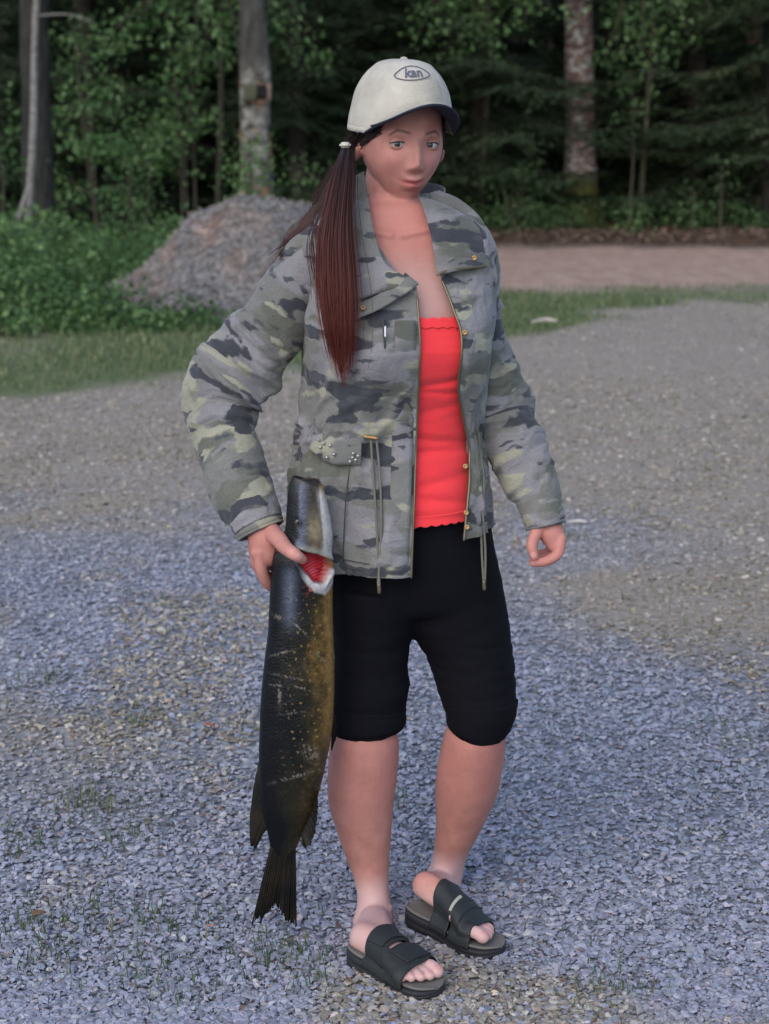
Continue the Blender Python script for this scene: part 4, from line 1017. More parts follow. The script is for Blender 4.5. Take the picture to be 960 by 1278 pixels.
for tab, nm in ((SHA, 'a'), (SHB, 'b')):       # stitched hems
    t_ = spline(np.array(tab, float), 60)[-9:]; t_[:, 1] -= 7; t_[:, 3:] += 1.6; t_[:3, 3:] -= 1.2
    C = P(t_[:, 0], t_[:, 1], t_[:, 2]); s = pxm(3.48, 915); V, _, _ = tube(C, t_[:, 3] * s, t_[:, 4] * s, 40)
    o = mk('hem', V, grid_faces(9, 40, True), mat=M_black, parent=legg); solidify(o, .004, 0)

def openL(py): return np.interp(py, [248, 258, 300, 330, 350, 400, 415, 480, 560, 620, 670, 720], [462, 462, 472, 492, 518, 521, 522, 520, 517, 515, 513, 511])
def openR0(py): return np.interp(py, [248, 258, 300, 330, 345, 375, 415, 440, 480, 520, 560, 600, 670, 720], [526, 528, 541, 546, 548, 560, 574, 574, 570, 577, 586, 586, 579, 576])
def openR(py): return openR0(py + 10) - 3.5
# ---------------------------------------------------------------- camisole
M_red = N('red_jersey', .7, .25); o = M_red.obj(); M_red.col(M_red.mix(M_red.noise(o, 7), (.72, .030, .040), (.80, .042, .050)))
M_red.bump(M_red.mix(.5, M_red.noise(M_red.map(o, (1, 1, 2.5)), 20, 5, .65, 1.0), M_red.noise(M_red.map(o, (3, 3, .5)), 330, 2)), .3, .006); M_red.b.inputs['Sheen Weight'].default_value = .2; M_red = M_red.m
def cami_v(th, py, grow=.004):
    v = tor_pt(th, py, grow, .885)
    pxx = 480 + v[..., 0] / pxm(D0, 450); keepin = np.clip(sm(openL(py) - 5, openL(py) - 24, pxx) + sm(openR(py) + 3, openR(py) + 16, pxx), 0, 1)
    v = v * (1 - keepin[..., None]) + tor_pt(th, py, grow, .72) * keepin[..., None]
    # soft bust and belly, folds across the waist
    x0 = P(500, 430, D0)[0]; x1 = P(590, 430, D0)[0]
    b = .030 * np.exp(-((v[..., 0] - x0) / .055) ** 2 - ((py - 440) / 42) ** 2) + .034 * np.exp(-((v[..., 0] - x1) / .055) ** 2 - ((py - 440) / 42) ** 2)
    px_ = 480 + v[..., 0] / pxm(D0, 450)
    f = 0; py = py + 7 * (fbm(np.stack([px_ * .03, py * .03, 0 * px_], -1), 5, 3) - .5)
    for (yy_, sl, am, w_) in ((468, -.12, .007, 5), (480, .10, .004, 4), (500, -.2, .003, 6), (540, .12, .006, 6), (553, .02, .005, 5), (590, -.15, .004, 7), (612, .2, .004, 6), (632, .05, .003, 5)):
        f = f + am * np.exp(-((py - yy_ - sl * (px_ - 545)) / w_) ** 2)
    v[..., 1] -= (b * (1 - keepin) * .75 - f + .002 * fbm(v * [20, 20, 60], 3, 3)) * (np.cos(th) > 0)
    return v
nt_, nr_ = 300, 150
th = np.linspace(-np.pi, np.pi, nt_, endpoint=False)[None]; k_ = np.linspace(0, 1, nr_)[:, None]
top = 391 + 7 * np.cos(th * 2.0) * 0 + 2.0 * np.sin(th * 55) * .6 + 10 * (1 - np.cos(th - .3)); bot = 637 + 2.0 * np.abs(np.sin(th * 24)) - 4 * np.sin(th - .1)
py = top + (bot - top) * k_
v = cami_v(np.broadcast_to(th, py.shape), py)
cami = mk('camisole', v, grid_faces(nr_, nt_, True), mat=M_red, parent=person); solidify(cami, .002, 0)
for (y0, y1, nm) in ((391, 403, 'lace'), (629, 640, 'lace')):
    k2 = np.linspace(0, 1, 10)[:, None]; tw = 2.2 * np.abs(np.sin(th * 24))
    if y0 < 500: py2 = (y0 - 1.5 - tw + 10 * (1 - np.cos(th - .3))) + (y1 - y0) * k2
    else: py2 = (y0 - 4 * np.sin(th - .1)) + (y1 - y0 + tw) * k2
    v = cami_v(np.broadcast_to(th, py2.shape), py2, .0065 + 0); v[..., 1] += .0006 * np.sin(th * 130) * np.sin(k2 * 30)
    o = mk('lace_edge', v, grid_faces(10, nt_, True), mat=M_red, parent=cami); solidify(o, .0015, 0)

# ---------------------------------------------------------------- jacket
NR, NT = 300, 520
k_ = np.linspace(0, 1, NR)[:, None]; j_ = np.linspace(0, 1, NT)[None]
base_py = 250 + (560 - 250) * np.clip(k_ / .66, 0, 1)
thL = theta_at(openL(base_py), base_py); thR = theta_at(openR(base_py), base_py)
th = thR + (thL + 2 * np.pi - thR) * j_
thw = (th + np.pi) % (2 * np.pi) - np.pi
frontR = np.clip(1 - (th - thR) / 1.2, 0, 1); 
hem = np.where(np.cos(th) > 0, np.where(j_ + 0 * th < .5, 655 + 4 * np.clip(np.cos(th), 0, 1) * 1.0, 704 - 7 * np.clip((np.cos(th)) * 1.1, 0, 1)), 0)
hem = np.where(np.cos(th) <= 0, 680 + 26 * -np.sin(th) * .9, hem)
# smooth the hem round the body
for _ in range(60): hem[:, 1:-1] = (hem[:, :-2] + hem[:, 2:] + 2 * hem[:, 1:-1]) / 4
py = base_py + np.clip((k_ - .66) / .34, 0, 1) * (hem - 560)
thL2 = theta_at(openL(py[:, -1:]), py[:, -1:]); thR2 = theta_at(openR(py[:, :1]), py[:, :1])
th = thR2 + (thL2 + 2 * np.pi - thR2) * j_
v = tor_pt(th, py, .004, 1.0)
sc_ = pxm(D0, 450); x0 = P(470, 430, D0)[0]; x1 = P(592, 430, D0)[0]
fr = sm(-.1, .5, np.cos(th))
b = .030 * np.exp(-((v[..., 0] - x0) / .06) ** 2 - ((py - 435) / 48) ** 2) + .030 * np.exp(-((v[..., 0] - x1) / .05) ** 2 - ((py - 435) / 48) ** 2)
rest = np.stack([.16 * np.sin(th), .16 * np.cos(th), py * sc_], -1)
fold = 0
rd = np.stack([np.sin(th), np.cos(th)], -1)
warp = fbm(rest * 9, 3, 3) - .5
f1 = np.abs(fbm(rest * [13, 13, 9] + warp[..., None] * .9, 11, 3) - .5) * 2; f2 = np.abs(fbm(rest * [28, 28, 12] + warp[..., None] * 1.2, 15, 3) - .5) * 2
fold = .008 * (1 - f1) ** 4 - .004 * f1 + .0035 * (1 - f2) ** 4 - .004
waist = np.exp(-((py - 548) / 22) ** 2)
fold = fold * (.8 + .5 * sm(440, 540, py)) * (1 - .5 * np.exp(-((py - 400) / 40) ** 2)) - .005 * waist + .004 * waist * np.sin(th * 46 + 5 * warp)
# hanging skirt of the jacket flutes softly
fold = fold + .009 * sm(570, 700, py) * np.sin(th * 7 + 1.5)
edge = np.minimum(j_, 1 - j_); fold = fold * sm(0, .02, edge)
out = np.stack([np.sin(th), -np.cos(th), 0 * th], -1)
v = v + out * fold[..., None]; v[..., 1] -= b * fr
jk = mk('jacket', v, grid_faces(NR, NT), mat=M_camo, parent=person, attrs={'rest': rest.reshape(-1, 3)}); solidify(jk, .0025, 0)
JV, JTH, JPY = v, th, py
def surf_depth(px, py_, add=.006):
    """depth of the jacket's outer face seen at a photo pixel"""
    d = front_depth(px, py_) - add
    x = P(px, py_, D0)[..., 0]
    return d - (.030 * np.exp(-((x - x0) / .06) ** 2 - ((py_ - 435) / 48) ** 2) + .030 * np.exp(-((x - x1) / .05) ** 2 - ((py_ - 435) / 48) ** 2))
def sheet(name, A, B, n=40, m=14, add=.012, bulge=.006, thick=.003, mat=None, parent=jk, wr=.003, seed=0, offs=(0, 0)):
    """cloth panel between two edge lines (photo points) lying on the jacket"""
    A = spline(np.array(A, float), n); B = spline(np.array(B, float), n); t = np.linspace(0, 1, m)[None, :, None]
    p = A[:, None, :2] * (1 - t) + B[:, None, :2] * t
    ad = (A[:, None, 2] * (1 - t[..., 0]) + B[:, None, 2] * t[..., 0]) if A.shape[1] > 2 else add
    d = surf_depth(p[..., 0], p[..., 1], 0) - ad - bulge * np.sin(np.pi * t[..., 0])
    v = P(p[..., 0], p[..., 1], d); rest = np.stack([p[..., 0] * sc_ + offs[0], 0 * d + .3 + seed, p[..., 1] * sc_ + offs[1]], -1)
    v[..., 1] -= wr * (fbm(rest * 22, seed, 3) - .5) * 2
    o = mk(name, v, grid_faces(n, m), mat=mat or M_camo, parent=parent, attrs={'rest': rest.reshape(-1, 3)}); solidify(o, thick, 0); return o
# collar: a standing band round the neck and the two opened lapels
a = np.linspace(R(112), R(-292), 70); cc_ = P(492, 240, 3.53); rx, ry = .086, .082
tt_ = np.linspace(0, 1, 10)[None]
hh_ = (.050 + .016 * np.cos(a) * -1)[:, None] * tt_
flare = 1 + .16 * tt_ - .10
xx_ = cc_[0] + rx * flare * np.sin(a)[:, None]; yy_ = cc_[1] - ry * flare * np.cos(a)[:, None]
ok = np.cos(a) < .45
v = np.stack([xx_, yy_, cc_[2] - .045 + hh_ + 0 * xx_], -1)[ok]
rest = np.stack([xx_, yy_, hh_ * 1.5 + 0 * xx_], -1)[ok]
o = mk('collar', v, grid_faces(len(v), 10), mat=M_camo, parent=jk, attrs={'rest': rest.reshape(-1, 3)}); solidify(o, .004, 0)
sheet('lapel', [(454, 214, .030), (459, 242, .032), (466, 285, .026), (479, 325, .024), (497, 340, .02), (521, 352, .014)], [(428, 228, .03), (424, 262, .03), (424, 310, .02), (432, 352, .018), (446, 372, .016), (470, 366, .012)], seed=1, wr=.006, n=50, m=24)
sheet('lapel_band', [(440, 384, .02), (470, 369, .018), (498, 350, .018), (506, 340, .018)], [(441, 400, .02), (474, 386, .018), (504, 368, .017), (523, 355, .016)], n=30, m=8, seed=2, bulge=.002)
sheet('lapel', [(523, 244, .028), (529, 262, .026), (538, 295, .022), (543, 325, .018), (546, 343, .016)], [(548, 238, .02), (575, 250, .016), (602, 275, .014), (610, 305, .014), (606, 331, .014)], seed=3, wr=.006, n=50, m=30)
sheet('yoke_flap', [(348, 318, .03), (368, 296, .035), (396, 282, .03), (416, 285, .03)], [(362, 330, .034), (378, 320, .038), (400, 322, .034), (420, 330, .028)], seed=4, wr=.006, bulge=.008)
M_zip = plain('zip_metal', (.16, .13, .08), .45, .5, .7, 0); M_gold = plain('old_gold', (.36, .22, .09), .5, .4, .7); M_seam = plain('dark_seam', (.05, .05, .045), .9)
M_steel = plain('bright_stud', (.42, .41, .40), .35, .5, .8); M_cord = plain('olive_cord', (.13, .125, .10), .9, bscale=300)
def line(name, pts, rad, mat, add=.004, parent=jk, world=False, n=8):
    if not world: pts = [P(x, y, float(surf_depth(x, y, 0)) - add) for x, y in pts]
    return mk(name, *capsule(pts, [rad] * len(pts), n, 2, per=4), mat=mat, parent=parent)
line('zipper', [(546, 343), (560, 337), (582, 335), (607, 332)], .0022, M_zip, .022)
ys_ = np.array([352, 372, 400, 430, 470, 510, 550, 590, 630, 668, 700, 716])
def edge_line(col_, y0):
    ks = [k for k in range(0, NR, 12) if JPY[k, col_] > y0] + [NR - 1]
    return [JV[k, col_] + np.array([0, -.002, 0]) for k in ks]
line('zipper', edge_line(-1, 350), .0020, M_zip, world=True)
ys_ = np.array([346, 360, 380, 400, 430, 470, 510, 550, 590, 630, 668])
line('zipper', edge_line(0, 338), .0024, M_zip, world=True)
# front placket on the image-right flap and its seams
sheet('placket', [(float(openR0(y)) + 1, float(y), .006) for y in (470, 500, 540, 580, 620, 662)], [(float(openR0(y)) + w_, float(y), .006) for y, w_ in ((470, 10), (500, 13), (540, 16), (580, 17), (620, 17), (660, 19))], n=60, m=6, seed=5, bulge=.001)
sheet('placket', [(float(openL(y)) - 28, float(y), .005) for y in (400, 470, 540, 600, 660, 717)], [(float(openL(y)) - 2, float(y), .006) for y in (400, 470, 540, 600, 660, 718)], n=80, m=6, seed=6, bulge=.002, wr=.004)
line('seam', [(478, 398), (480, 425), (482, 458)], .0018, M_seam, .006)
mk('zip_pull', *capsule([P(481, 408, float(surf_depth(481, 408)) - .012), P(481, 420, float(surf_depth(481, 420)) - .012)], [.0026, .0022], 8, 3), mat=M_steel, parent=jk)
line('seam', [(446, 452), (470, 458), (492, 457)], .0013, M_seam, .004)
line('seam', [(428, 707), (460, 713), (490, 716), (510, 717)], .0012, M_seam, .006)
line('seam', [(428, 698), (460, 704), (490, 707), (510, 708)], .0010, M_seam, .006)
line('seam', [(392, 338), (402, 380), (396, 430), (388, 470)], .0014, M_seam, .003)
line('seam', [(440, 470), (442, 520), (440, 560), (432, 620), (428, 700)], .0011, M_seam, .004)
line('seam', [(590, 450), (594, 500), (596, 560), (598, 640)], .0011, M_seam, .004)
def button(name, px, py_, r_, mat, add=.012, ring=True):
    c = P(px, py_, float(surf_depth(px, py_, 0)) - add); nrm = CAM - c; nrm /= np.linalg.norm(nrm)
    xa = np.cross([0, 0, 1.], nrm); xa /= np.linalg.norm(xa); ya = np.cross(nrm, xa)
    prof_ = [(0, .35), (.35, .30), (.45, .55), (.85, .60), (1, .3), (1, -.3)] if ring else [(0, .8), (.5, .65), (.85, .35), (1, 0), (1, -.3)]
    a = np.linspace(0, 2 * np.pi, 16, endpoint=False)
    v = np.array([[c + (xa * math.cos(t) + ya * math.sin(t)) * max(rr, .02) * r_ + nrm * hgt * r_ for t in a] for rr, hgt in prof_])
    return mk(name, *closed(v), mat=mat, parent=jk)
for px, py_, ad in ((453, 384, .028), (592, 322, .022), (580, 415, .012), (581, 582, .012), (582, 640, .012), (583, 658, .012)): button('button', px, py_, .0048, M_gold, ad)
for px, py_ in ((398, 549), (404, 553), (412, 556), (400, 558), (417, 567), (408, 571), (441, 566), (447, 569), (444, 574), (437, 576), (440, 571)): button('stud', px, py_, .0031, M_steel, .021, False)
mk('cord_toggle', *capsule([P(456, 545, float(surf_depth(456, 545)) - .012), P(470, 547, float(surf_depth(470, 547)) - .012)], [.003, .003], 8, 3), mat=M_gold, parent=jk)
line('waist_cord', [(380, 543), (420, 545), (460, 546), (500, 546), (515, 545)], .0018, M_cord, .000)
for pts in ([(463, 548), (465, 580), (468, 620), (471, 670), (473, 715), (474, 738)], [(470, 548), (474, 590), (476, 640), (475, 690), (472, 725), (473, 737)]):
    line('drawcord', [P(x, y, float(surf_depth(min(x, 600), min(y, 715), 0)) - .012) for x, y in pts], .0022, M_cord, world=True)
for pts in ([(588, 500), (592, 540), (597, 590), (600, 650), (602, 700), (604, 733)], [(592, 500), (599, 560), (604, 598), (603, 640), (606, 690), (605, 734)]):
    line('drawcord', [P(x, y, float(surf_depth(min(x, 598), min(y, 655), 0)) - .012) for x, y in pts], .0022, M_cord, world=True)
for px, py_, D in ((473, 734, 3.345), (604, 730, 3.42)):
    mk('cord_end', *capsule([P(px, py_ - 4, float(surf_depth(min(px, 600), min(py_, 700), 0)) - .012), P(px + .5, py_ + 5, float(surf_depth(min(px, 600), min(py_, 700), 0)) - .012)], [.0036, .0034], 8, 3), mat=M_zip, parent=jk)
# pocket patch with the studs
sheet('pocket_flap', [(392, 540, .006), (420, 543, .006), (452, 548, .006)], [(386, 560, .012), (412, 578, .012), (450, 580, .012)], n=30, m=10, seed=7, bulge=.004)
sheet('pocket_flap', [(450, 395, .004), (480, 396, .004), (510, 400, .004)], [(450, 405, .008), (480, 408, .008), (508, 412, .008)], n=30, m=8, seed=8, bulge=.003) if False else None

# sleeves
def sleeve(tab, seed, bend, amp=1.0, n=110, rows=230):
    tab = [(a_, b_, c_, d_ * (.96 if i_ < 9 else 1), e_ * .95) for i_, (a_, b_, c_, d_, e_) in enumerate(tab)]
    V, Nn, rest, t = pxtube(tab, n, rows, 2.15, raw=True)
    L = rest[..., 2]; w_ = fbm(rest * 8, seed, 3) - .5
    th = np.arctan2(rest[..., 0], rest[..., 1])
    tw_ = np.stack([rest[..., 0] + .35 * L, rest[..., 1] - .25 * L, L], -1)
    a1 = np.abs(fbm(tw_ * [8, 8, 15] + w_[..., None] * 1.5, seed + 1, 3) - .5) * 2; a2 = np.abs(fbm(tw_ * [17, 17, 34] + w_[..., None] * 2, seed + 4, 3) - .5) * 2
    near = np.exp(-((L - bend) / .085) ** 2)
    d = .014 * (1 - a1) ** 4 * (.30 + near) - .004 * a1 + .004 * (1 - a2) ** 4 * (.4 + 1.2 * near) + .0045 * near * np.sin(L * 62 + 3.4 * np.sin(th + seed) + 5 * w_)
    d += .004 * (1 - sm(0, .12, L.max() - L)) * 0
    V = V + Nn * (d * amp)[..., None]
    rest = rest + np.array([seed * .37, 0, 0])
    return V, rest
SLR = [(408, 318, 3.49, 34, 40), (390, 334, 3.487, 37, 40), (367, 362, 3.485, 38, 42), (341, 406, 3.487, 41, 43), (305, 456, 3.487, 44, 43), (278, 497, 3.475, 42, 42), (279, 534, 3.455, 38, 39), (290, 572, 3.43, 37.5, 38), (302, 612, 3.405, 37, 36), (318, 643, 3.388, 32, 32), (324, 656, 3.38, 29, 29)]
V, rest = sleeve(SLR, 21, .27)
sl = mk('sleeve', V, grid_faces(len(V), V.shape[1], True), mat=M_camo, parent=jk, attrs={'rest': rest.reshape(-1, 3)}); solidify(sl, .003, -1)
SLL = [(578, 296, 3.52, 28, 38), (588, 322, 3.53, 30, 38), (593, 365, 3.54, 30, 38), (598, 410, 3.545, 29, 37), (609, 460, 3.545, 30, 36), (625, 508, 3.535, 31, 35), (641, 550, 3.515, 32.5, 34), (658, 591, 3.495, 33.5, 33), (670, 616, 3.48, 28, 28), (676, 636, 3.47, 24, 26), (680, 655, 3.465, 23.5, 24)]
V, rest = sleeve(SLL, 26, .30)
sl2 = mk('sleeve', V, grid_faces(len(V), V.shape[1], True), mat=M_camo, parent=jk, attrs={'rest': rest.reshape(-1, 3)}); solidify(sl2, .003, -1)
for tab, seed in (([(318, 646, 3.388, 31, 31), (322, 654, 3.382, 30.5, 30.5), (326, 663, 3.378, 29.5, 29)], 1), ([(675, 629, 3.474, 26, 27), (678, 642, 3.468, 25, 26), (681, 657, 3.463, 24.5, 25)], 2)):
    V, Nn, rest, _ = pxtube(tab, 60, 14, 2.1, raw=True); V = V + Nn * (.0012 * np.sin(np.linspace(0, 20, 14))[:, None, None])
    o = mk('cuff', V, grid_faces(14, 60, True), mat=M_camo, parent=jk, attrs={'rest': (rest + [seed * 2, 3, .3]).reshape(-1, 3)}); solidify(o, .004, 0)

# ---------------------------------------------------------------- cap
M_cap = N('beige_cotton', .9, .15); o = M_cap.obj(); M_cap.col(M_cap.mix(M_cap.ramp(M_cap.noise(o, 16, 4), [(.35, 0), (.65, 1)]), (.37, .34, .29), (.47, .44, .38)))
M_cap.bump(M_cap.mix(.3, M_cap.noise(o, 22, 5, .6, 1.0), M_cap.noise(o, 600, 1)), .6, .009); M_cap = M_cap.m
M_navy = plain('navy_lining', (.012, .014, .028), .85); M_ink = plain('grey_embroidery', (.10, .10, .14), .9)
def brimz(x): return .068 - 7.8 * x ** 2
def crown_pt(a, e, grow=0.0):
    """a azimuth from the front, e 0 at the rim .. 1 at the top"""
    a, e = np.broadcast_arrays(np.asarray(a, float), np.asarray(e, float))
    fr_ = np.clip(np.cos(a), 0, 1); x0_ = .093 * np.sin(a)
    z0 = np.where(np.abs(a) < R(62), brimz(x0_), brimz(.093 * math.sin(R(62))))
    z0 = np.where(np.abs(a) > R(62), z0 + .0 * a, z0)
    zt = .142; t = e * np.pi / 2
    rr = np.cos(t) ** (.74 + .08 * (1 - fr_)); zz = z0 + (zt - z0) * np.sin(t) ** .92
    seam = np.exp(-((((a / (np.pi / 3)) + .5 * 0) % 1 - .5) / .035) ** 2)
    g = grow - .0012 * seam * np.sin(t * 2) ** .5 + .010 * (fbm(np.stack([np.abs(a) * 1.6 + .5 * np.sign(a), e * 3, 0 * a], -1), 5, 3) - .5) * np.sin(t * 2) * sm(.35, .9, np.abs(a))
    return np.stack([(.093 + g) * np.sin(a) * rr, (.104 + g) * np.cos(a) * rr - .004, zz + g * np.sin(t)], -1)
a = np.linspace(-np.pi, np.pi, 160, endpoint=False)[None]; e = np.linspace(0, .995, 70)[:, None]
cv = hw_(crown_pt(a, e)); v_, q_, t_ = closed(cv); cap = mk('cap', v_, q_, t_[160:], mat=M_cap, parent=person); solidify(cap, .002, -1)
mk('cap_button', *ellipsoid(hw_([0, -.004, .142]), (.007, .007, .004), ROT, 16, 8), mat=M_cap, parent=cap)
a = np.linspace(-R(66), R(66), 80)[None]; s_ = np.linspace(0, 1, 26)[:, None]
def brim_pt(a, s_, dz=0.):
    bx_ = .093 * np.sin(a); by_ = .104 * np.cos(a) - .004
    ex = .083 * np.sin(a * 1.02); ey = .100 * np.cos(a) + .074 * np.clip(np.cos(a * 1.28), 0, 1) ** .55
    x = bx_ * (1 - s_) + ex * s_; y = by_ * (1 - s_) + ey * s_
    return np.stack([x, y, brimz(x) + .001 + .004 * s_ + dz + 0 * x], -1)
topv = hw_(brim_pt(a, s_, .0025)); o = mk('brim', topv, grid_faces(26, 80), mat=M_cap, parent=cap); solidify(o, .002, 0)
botv = hw_(brim_pt(a, s_, -.0010)); o = mk('brim_lining', botv, grid_faces(26, 80), mat=M_navy, parent=cap); solidify(o, .0025, 0)
ed = hw_(brim_pt(np.linspace(-R(66), R(66), 60), 1.0, .0008)); mk('brim_edge', *capsule(ed, [.0025] * 60, 8, 2, per=1), mat=M_navy, parent=cap)
for q in (.35, .6, .85):
    ed = hw_(brim_pt(np.linspace(-R(58), R(58), 50), q, .0042)); mk('brim_stitching', *capsule(ed, [.0005] * 50, 5, 1, per=1), mat=plain('beige_thread', (.40, .37, .32), .9), parent=cap)
band = hw_(np.stack([np.stack([.0925 * np.sin(a_), .1035 * np.cos(a_) - .004, brimz(.093 * math.sin(R(62))) + h_ + 0 * a_], -1) for a_ in [np.linspace(R(62), R(298), 70)] for h_ in (.000, .009)], 1))
o = mk('band', band, grid_faces(70, 2), mat=M_cap, parent=cap); solidify(o, .0016, 0)
# embroidered lens outline with the letters on the crown
def on_crown(u_, w_, grow=.0022):
    """u sideways, w up (m) around the emblem centre"""
    a_ = R(-9) + u_ / .096; return hw_(crown_pt(a_, .50 + w_ / .105, grow))
fc = bpy.data.curves.new('kan', 'FONT'); fc.body = 'kan'; fc.size = .026; fc.align_x = 'CENTER'; fc.offset = .0006; fc.resolution_u = 4
fo_ = bpy.data.objects.new('kan', fc); COL.objects.link(fo_); dg = bpy.context.evaluated_depsgraph_get(); tm = bpy.data.meshes.new_from_object(fo_.evaluated_get(dg))
bm = bmesh.new(); bm.from_mesh(tm); bmesh.ops.triangulate(bm, faces=bm.faces); bmesh.ops.subdivide_edges(bm, edges=[e_ for e_ in bm.edges if e_.calc_length() > .003], cuts=2); bmesh.ops.triangulate(bm, faces=bm.faces)
bm.verts.index_update(); tv = np.array([x.co[:] for x in bm.verts]); tf = np.array([[y.index for y in x.verts] for x in bm.faces]); bm.free()
bpy.data.objects.remove(fo_); bpy.data.meshes.remove(tm)
o = mk('lettering', on_crown(tv[:, 0] * 1.12 + .002, tv[:, 1] - .0085), None, tf, mat=M_ink, parent=cap, smooth=False)
t_ = np.linspace(-1, 1, 40); lw = .041
for sg, hgt in ((1, .0165), (-1, -.0125)):
    pts = on_crown(t_ * lw, sg * abs(hgt) * (1 - t_ ** 2) ** .8 - .002); mk('emblem_outline', *capsule(pts, [.0009] * 40, 6, 1, per=1), mat=M_ink, parent=cap)
v = on_crown(np.array([0.]), np.array([0.]))

# ---------------------------------------------------------------- hair
M_hair = N('dark_hair', .5, .25); t_ = M_hair.attr('tip'); M_hair.col(M_hair.mix(M_hair.attr('tint'), M_hair.ramp(t_, [(0, (.010, .007, .007)), (.30, (.030, .011, .010)), (.6, (.060, .016, .012)), (1, (.085, .020, .014))]), M_hair.ramp(t_, [(0, (.018, .012, .014)), (.30, (.06, .020, .018)), (.6, (.11, .027, .022)), (1, (.15, .034, .025))])))
M_hair = M_hair.m
def strands(paths, rad, n=3):
    """paths (k, m, 3) -> thin tapered ribbons of three sides"""
    k, m, _ = paths.shape
    T = np.gradient(paths, axis=1); T /= np.linalg.norm(T, axis=2)[..., None] + 1e-9
    A = np.cross(T, np.array([.3, 1, .1])); A /= np.linalg.norm(A, axis=2)[..., None] + 1e-9; B_ = np.cross(T, A)
    u = np.linspace(0, 1, m); rr = rad * (1 - .75 * u ** 3)
    ang = np.arange(n) * 2 * np.pi / n
    V = paths[:, :, None, :] + rr[None, :, None, None] * (A[:, :, None, :] * np.cos(ang)[None, None, :, None] + B_[:, :, None, :] * np.sin(ang)[None, None, :, None])
    q = grid_faces(m, n, True); Q = q[None] + (np.arange(k) * m * n)[:, None, None]
    return V.reshape(-1, 3), Q.reshape(-1, 4)
rh = np.random.default_rng(4)
PT = np.array([(436, 176, 3.50, 5, 5), (433, 190, 3.45, 8, 8), (429, 215, 3.40, 12, 11), (424, 250, 3.365, 14.5, 14), (420, 290, 3.34, 17, 15), (420, 330, 3.325, 17.5, 14), (422, 370, 3.31, 16.5, 12), (425, 410, 3.305, 14, 10), (428, 445, 3.315, 11, 7), (431, 488, 3.32, 6, 4)], float)
t = spline(PT, 36); C = P(t[:, 0], t[:, 1], t[:, 2]); K = 2600
NL = 46; la = rh.uniform(0, 6.28, NL); lr = np.sqrt(rh.random(NL)) * .9; llen = 1 - .38 * rh.random(NL) ** 1.1; lph = rh.uniform(0, 6.28, (NL, 2)); lid = rh.integers(0, NL, K)
s = pxm(3.4, 300); u = np.linspace(0, 1, 36); fly = rh.random(K) < .05
ln = np.clip(llen[lid] * (1 - .14 * rh.random(K)), .3, 1)
pth = np.empty((K, 36, 3))
for i in range(K):
    L_ = lid[i]; uu = u * ln[i]; Ci = np.stack([np.interp(uu, u, C[:, k]) for k in range(3)], 1); w1 = np.interp(uu, u, t[:, 3]) * s; w2 = np.interp(uu, u, t[:, 4]) * s
    own = rh.normal(0, .17, 2) * (1.3 if fly[i] else .9) * (.5 + uu[:, None])
    ox = lr[L_] * np.cos(la[L_]) + .16 * np.sin(uu * 6 + lph[L_, 0]) * uu + own[:, 0] * (1 + 1.2 * uu); oy = lr[L_] * np.sin(la[L_]) + .16 * np.sin(uu * 7 + lph[L_, 1]) * uu + own[:, 1]
    pth[i] = Ci + np.stack([w1 * ox, w2 * oy, 0 * uu], 1)
v, q = strands(pth, .00065); tip = (np.tile(np.repeat(u, 3), K) * np.repeat(ln, 108)) * 1.15 + np.repeat(rh.normal(0, .10, NL)[lid] + rh.normal(0, .05, K), 108); tn = np.repeat(rh.random(K), 108)
mk('ponytail', v, q, mat=M_hair, parent=person, attrs={'tip': np.clip(tip, 0, 1), 'tint': tn})
# hair drawn back over the head under the cap, and down over the back and shoulder
K = 1500; pth = np.empty((K, 14, 3)); tie = np.array([-.079, -.045, -.012])
for i in range(K):
    sgn = -1 if rh.random() < .62 else 1
    a0 = rh.uniform(R(44), R(180)) * sgn; st_ = np.array([.0765 * math.sin(a0), .092 * math.cos(a0) - .006, rh.uniform(.015, .045)])
    st_ = st_ + rh.normal(0, .0018, 3)
    en = tie + rh.normal(0, .006, 3)
    if sgn > 0: en = np.array([-.01, -.100, -.035]) + rh.normal(0, .012, 3)
    w_ = np.linspace(0, 1, 14)[:, None]; p = st_ * (1 - w_) + en * w_; p[:, 2] -= .010 * np.sin(np.pi * w_[:, 0])
    # stay outside the skull
    rr = np.sqrt((p[:, 0] / .0755) ** 2 + ((p[:, 1] + .004) / .100) ** 2 + (p[:, 2] / .125) ** 2); p /= np.minimum(rr, 1)[:, None]
    pth[i] = hw_(p)
v, q = strands(pth, .0008); mk('hair', v, q, mat=M_hair, parent=person, attrs={'tip': np.tile(np.repeat(np.linspace(0, .15, 14), 3), K), 'tint': np.repeat(rh.random(K), 42)})
# wisps over the shoulder at the left
K = 90; pth = np.empty((K, 20, 3))
for i in range(K):
    j = rh.normal(0, 1, 3)
    p = np.array([(424 + j[0] * 4, 205, 3.46), (404 + j[0] * 5, 245, 3.47), (385 + j[1] * 5, 272, 3.475), (364 + j[1] * 6, 296, 3.47), (348 + j[2] * 7, 322 + j[0] * 6, 3.45)])
    if i % 4 == 0: p = np.array([(424 + j[0] * 4, 215, 3.42), (400 + j[0] * 5, 262, 3.40), (392 + j[1] * 6, 300, 3.37), (397 + j[1] * 7, 345, 3.36), (404 + j[2] * 8, 385 + j[0] * 14, 3.355)])
    pp_ = spline(p, 20); pth[i] = P(pp_[:, 0], pp_[:, 1], pp_[:, 2])
v, q = strands(pth, .00065); mk('loose_hair', v, q, mat=M_hair, parent=person, attrs={'tip': np.tile(np.repeat(np.linspace(.05, .38, 20), 3), K), 'tint': np.repeat(rh.random(K), 60)})
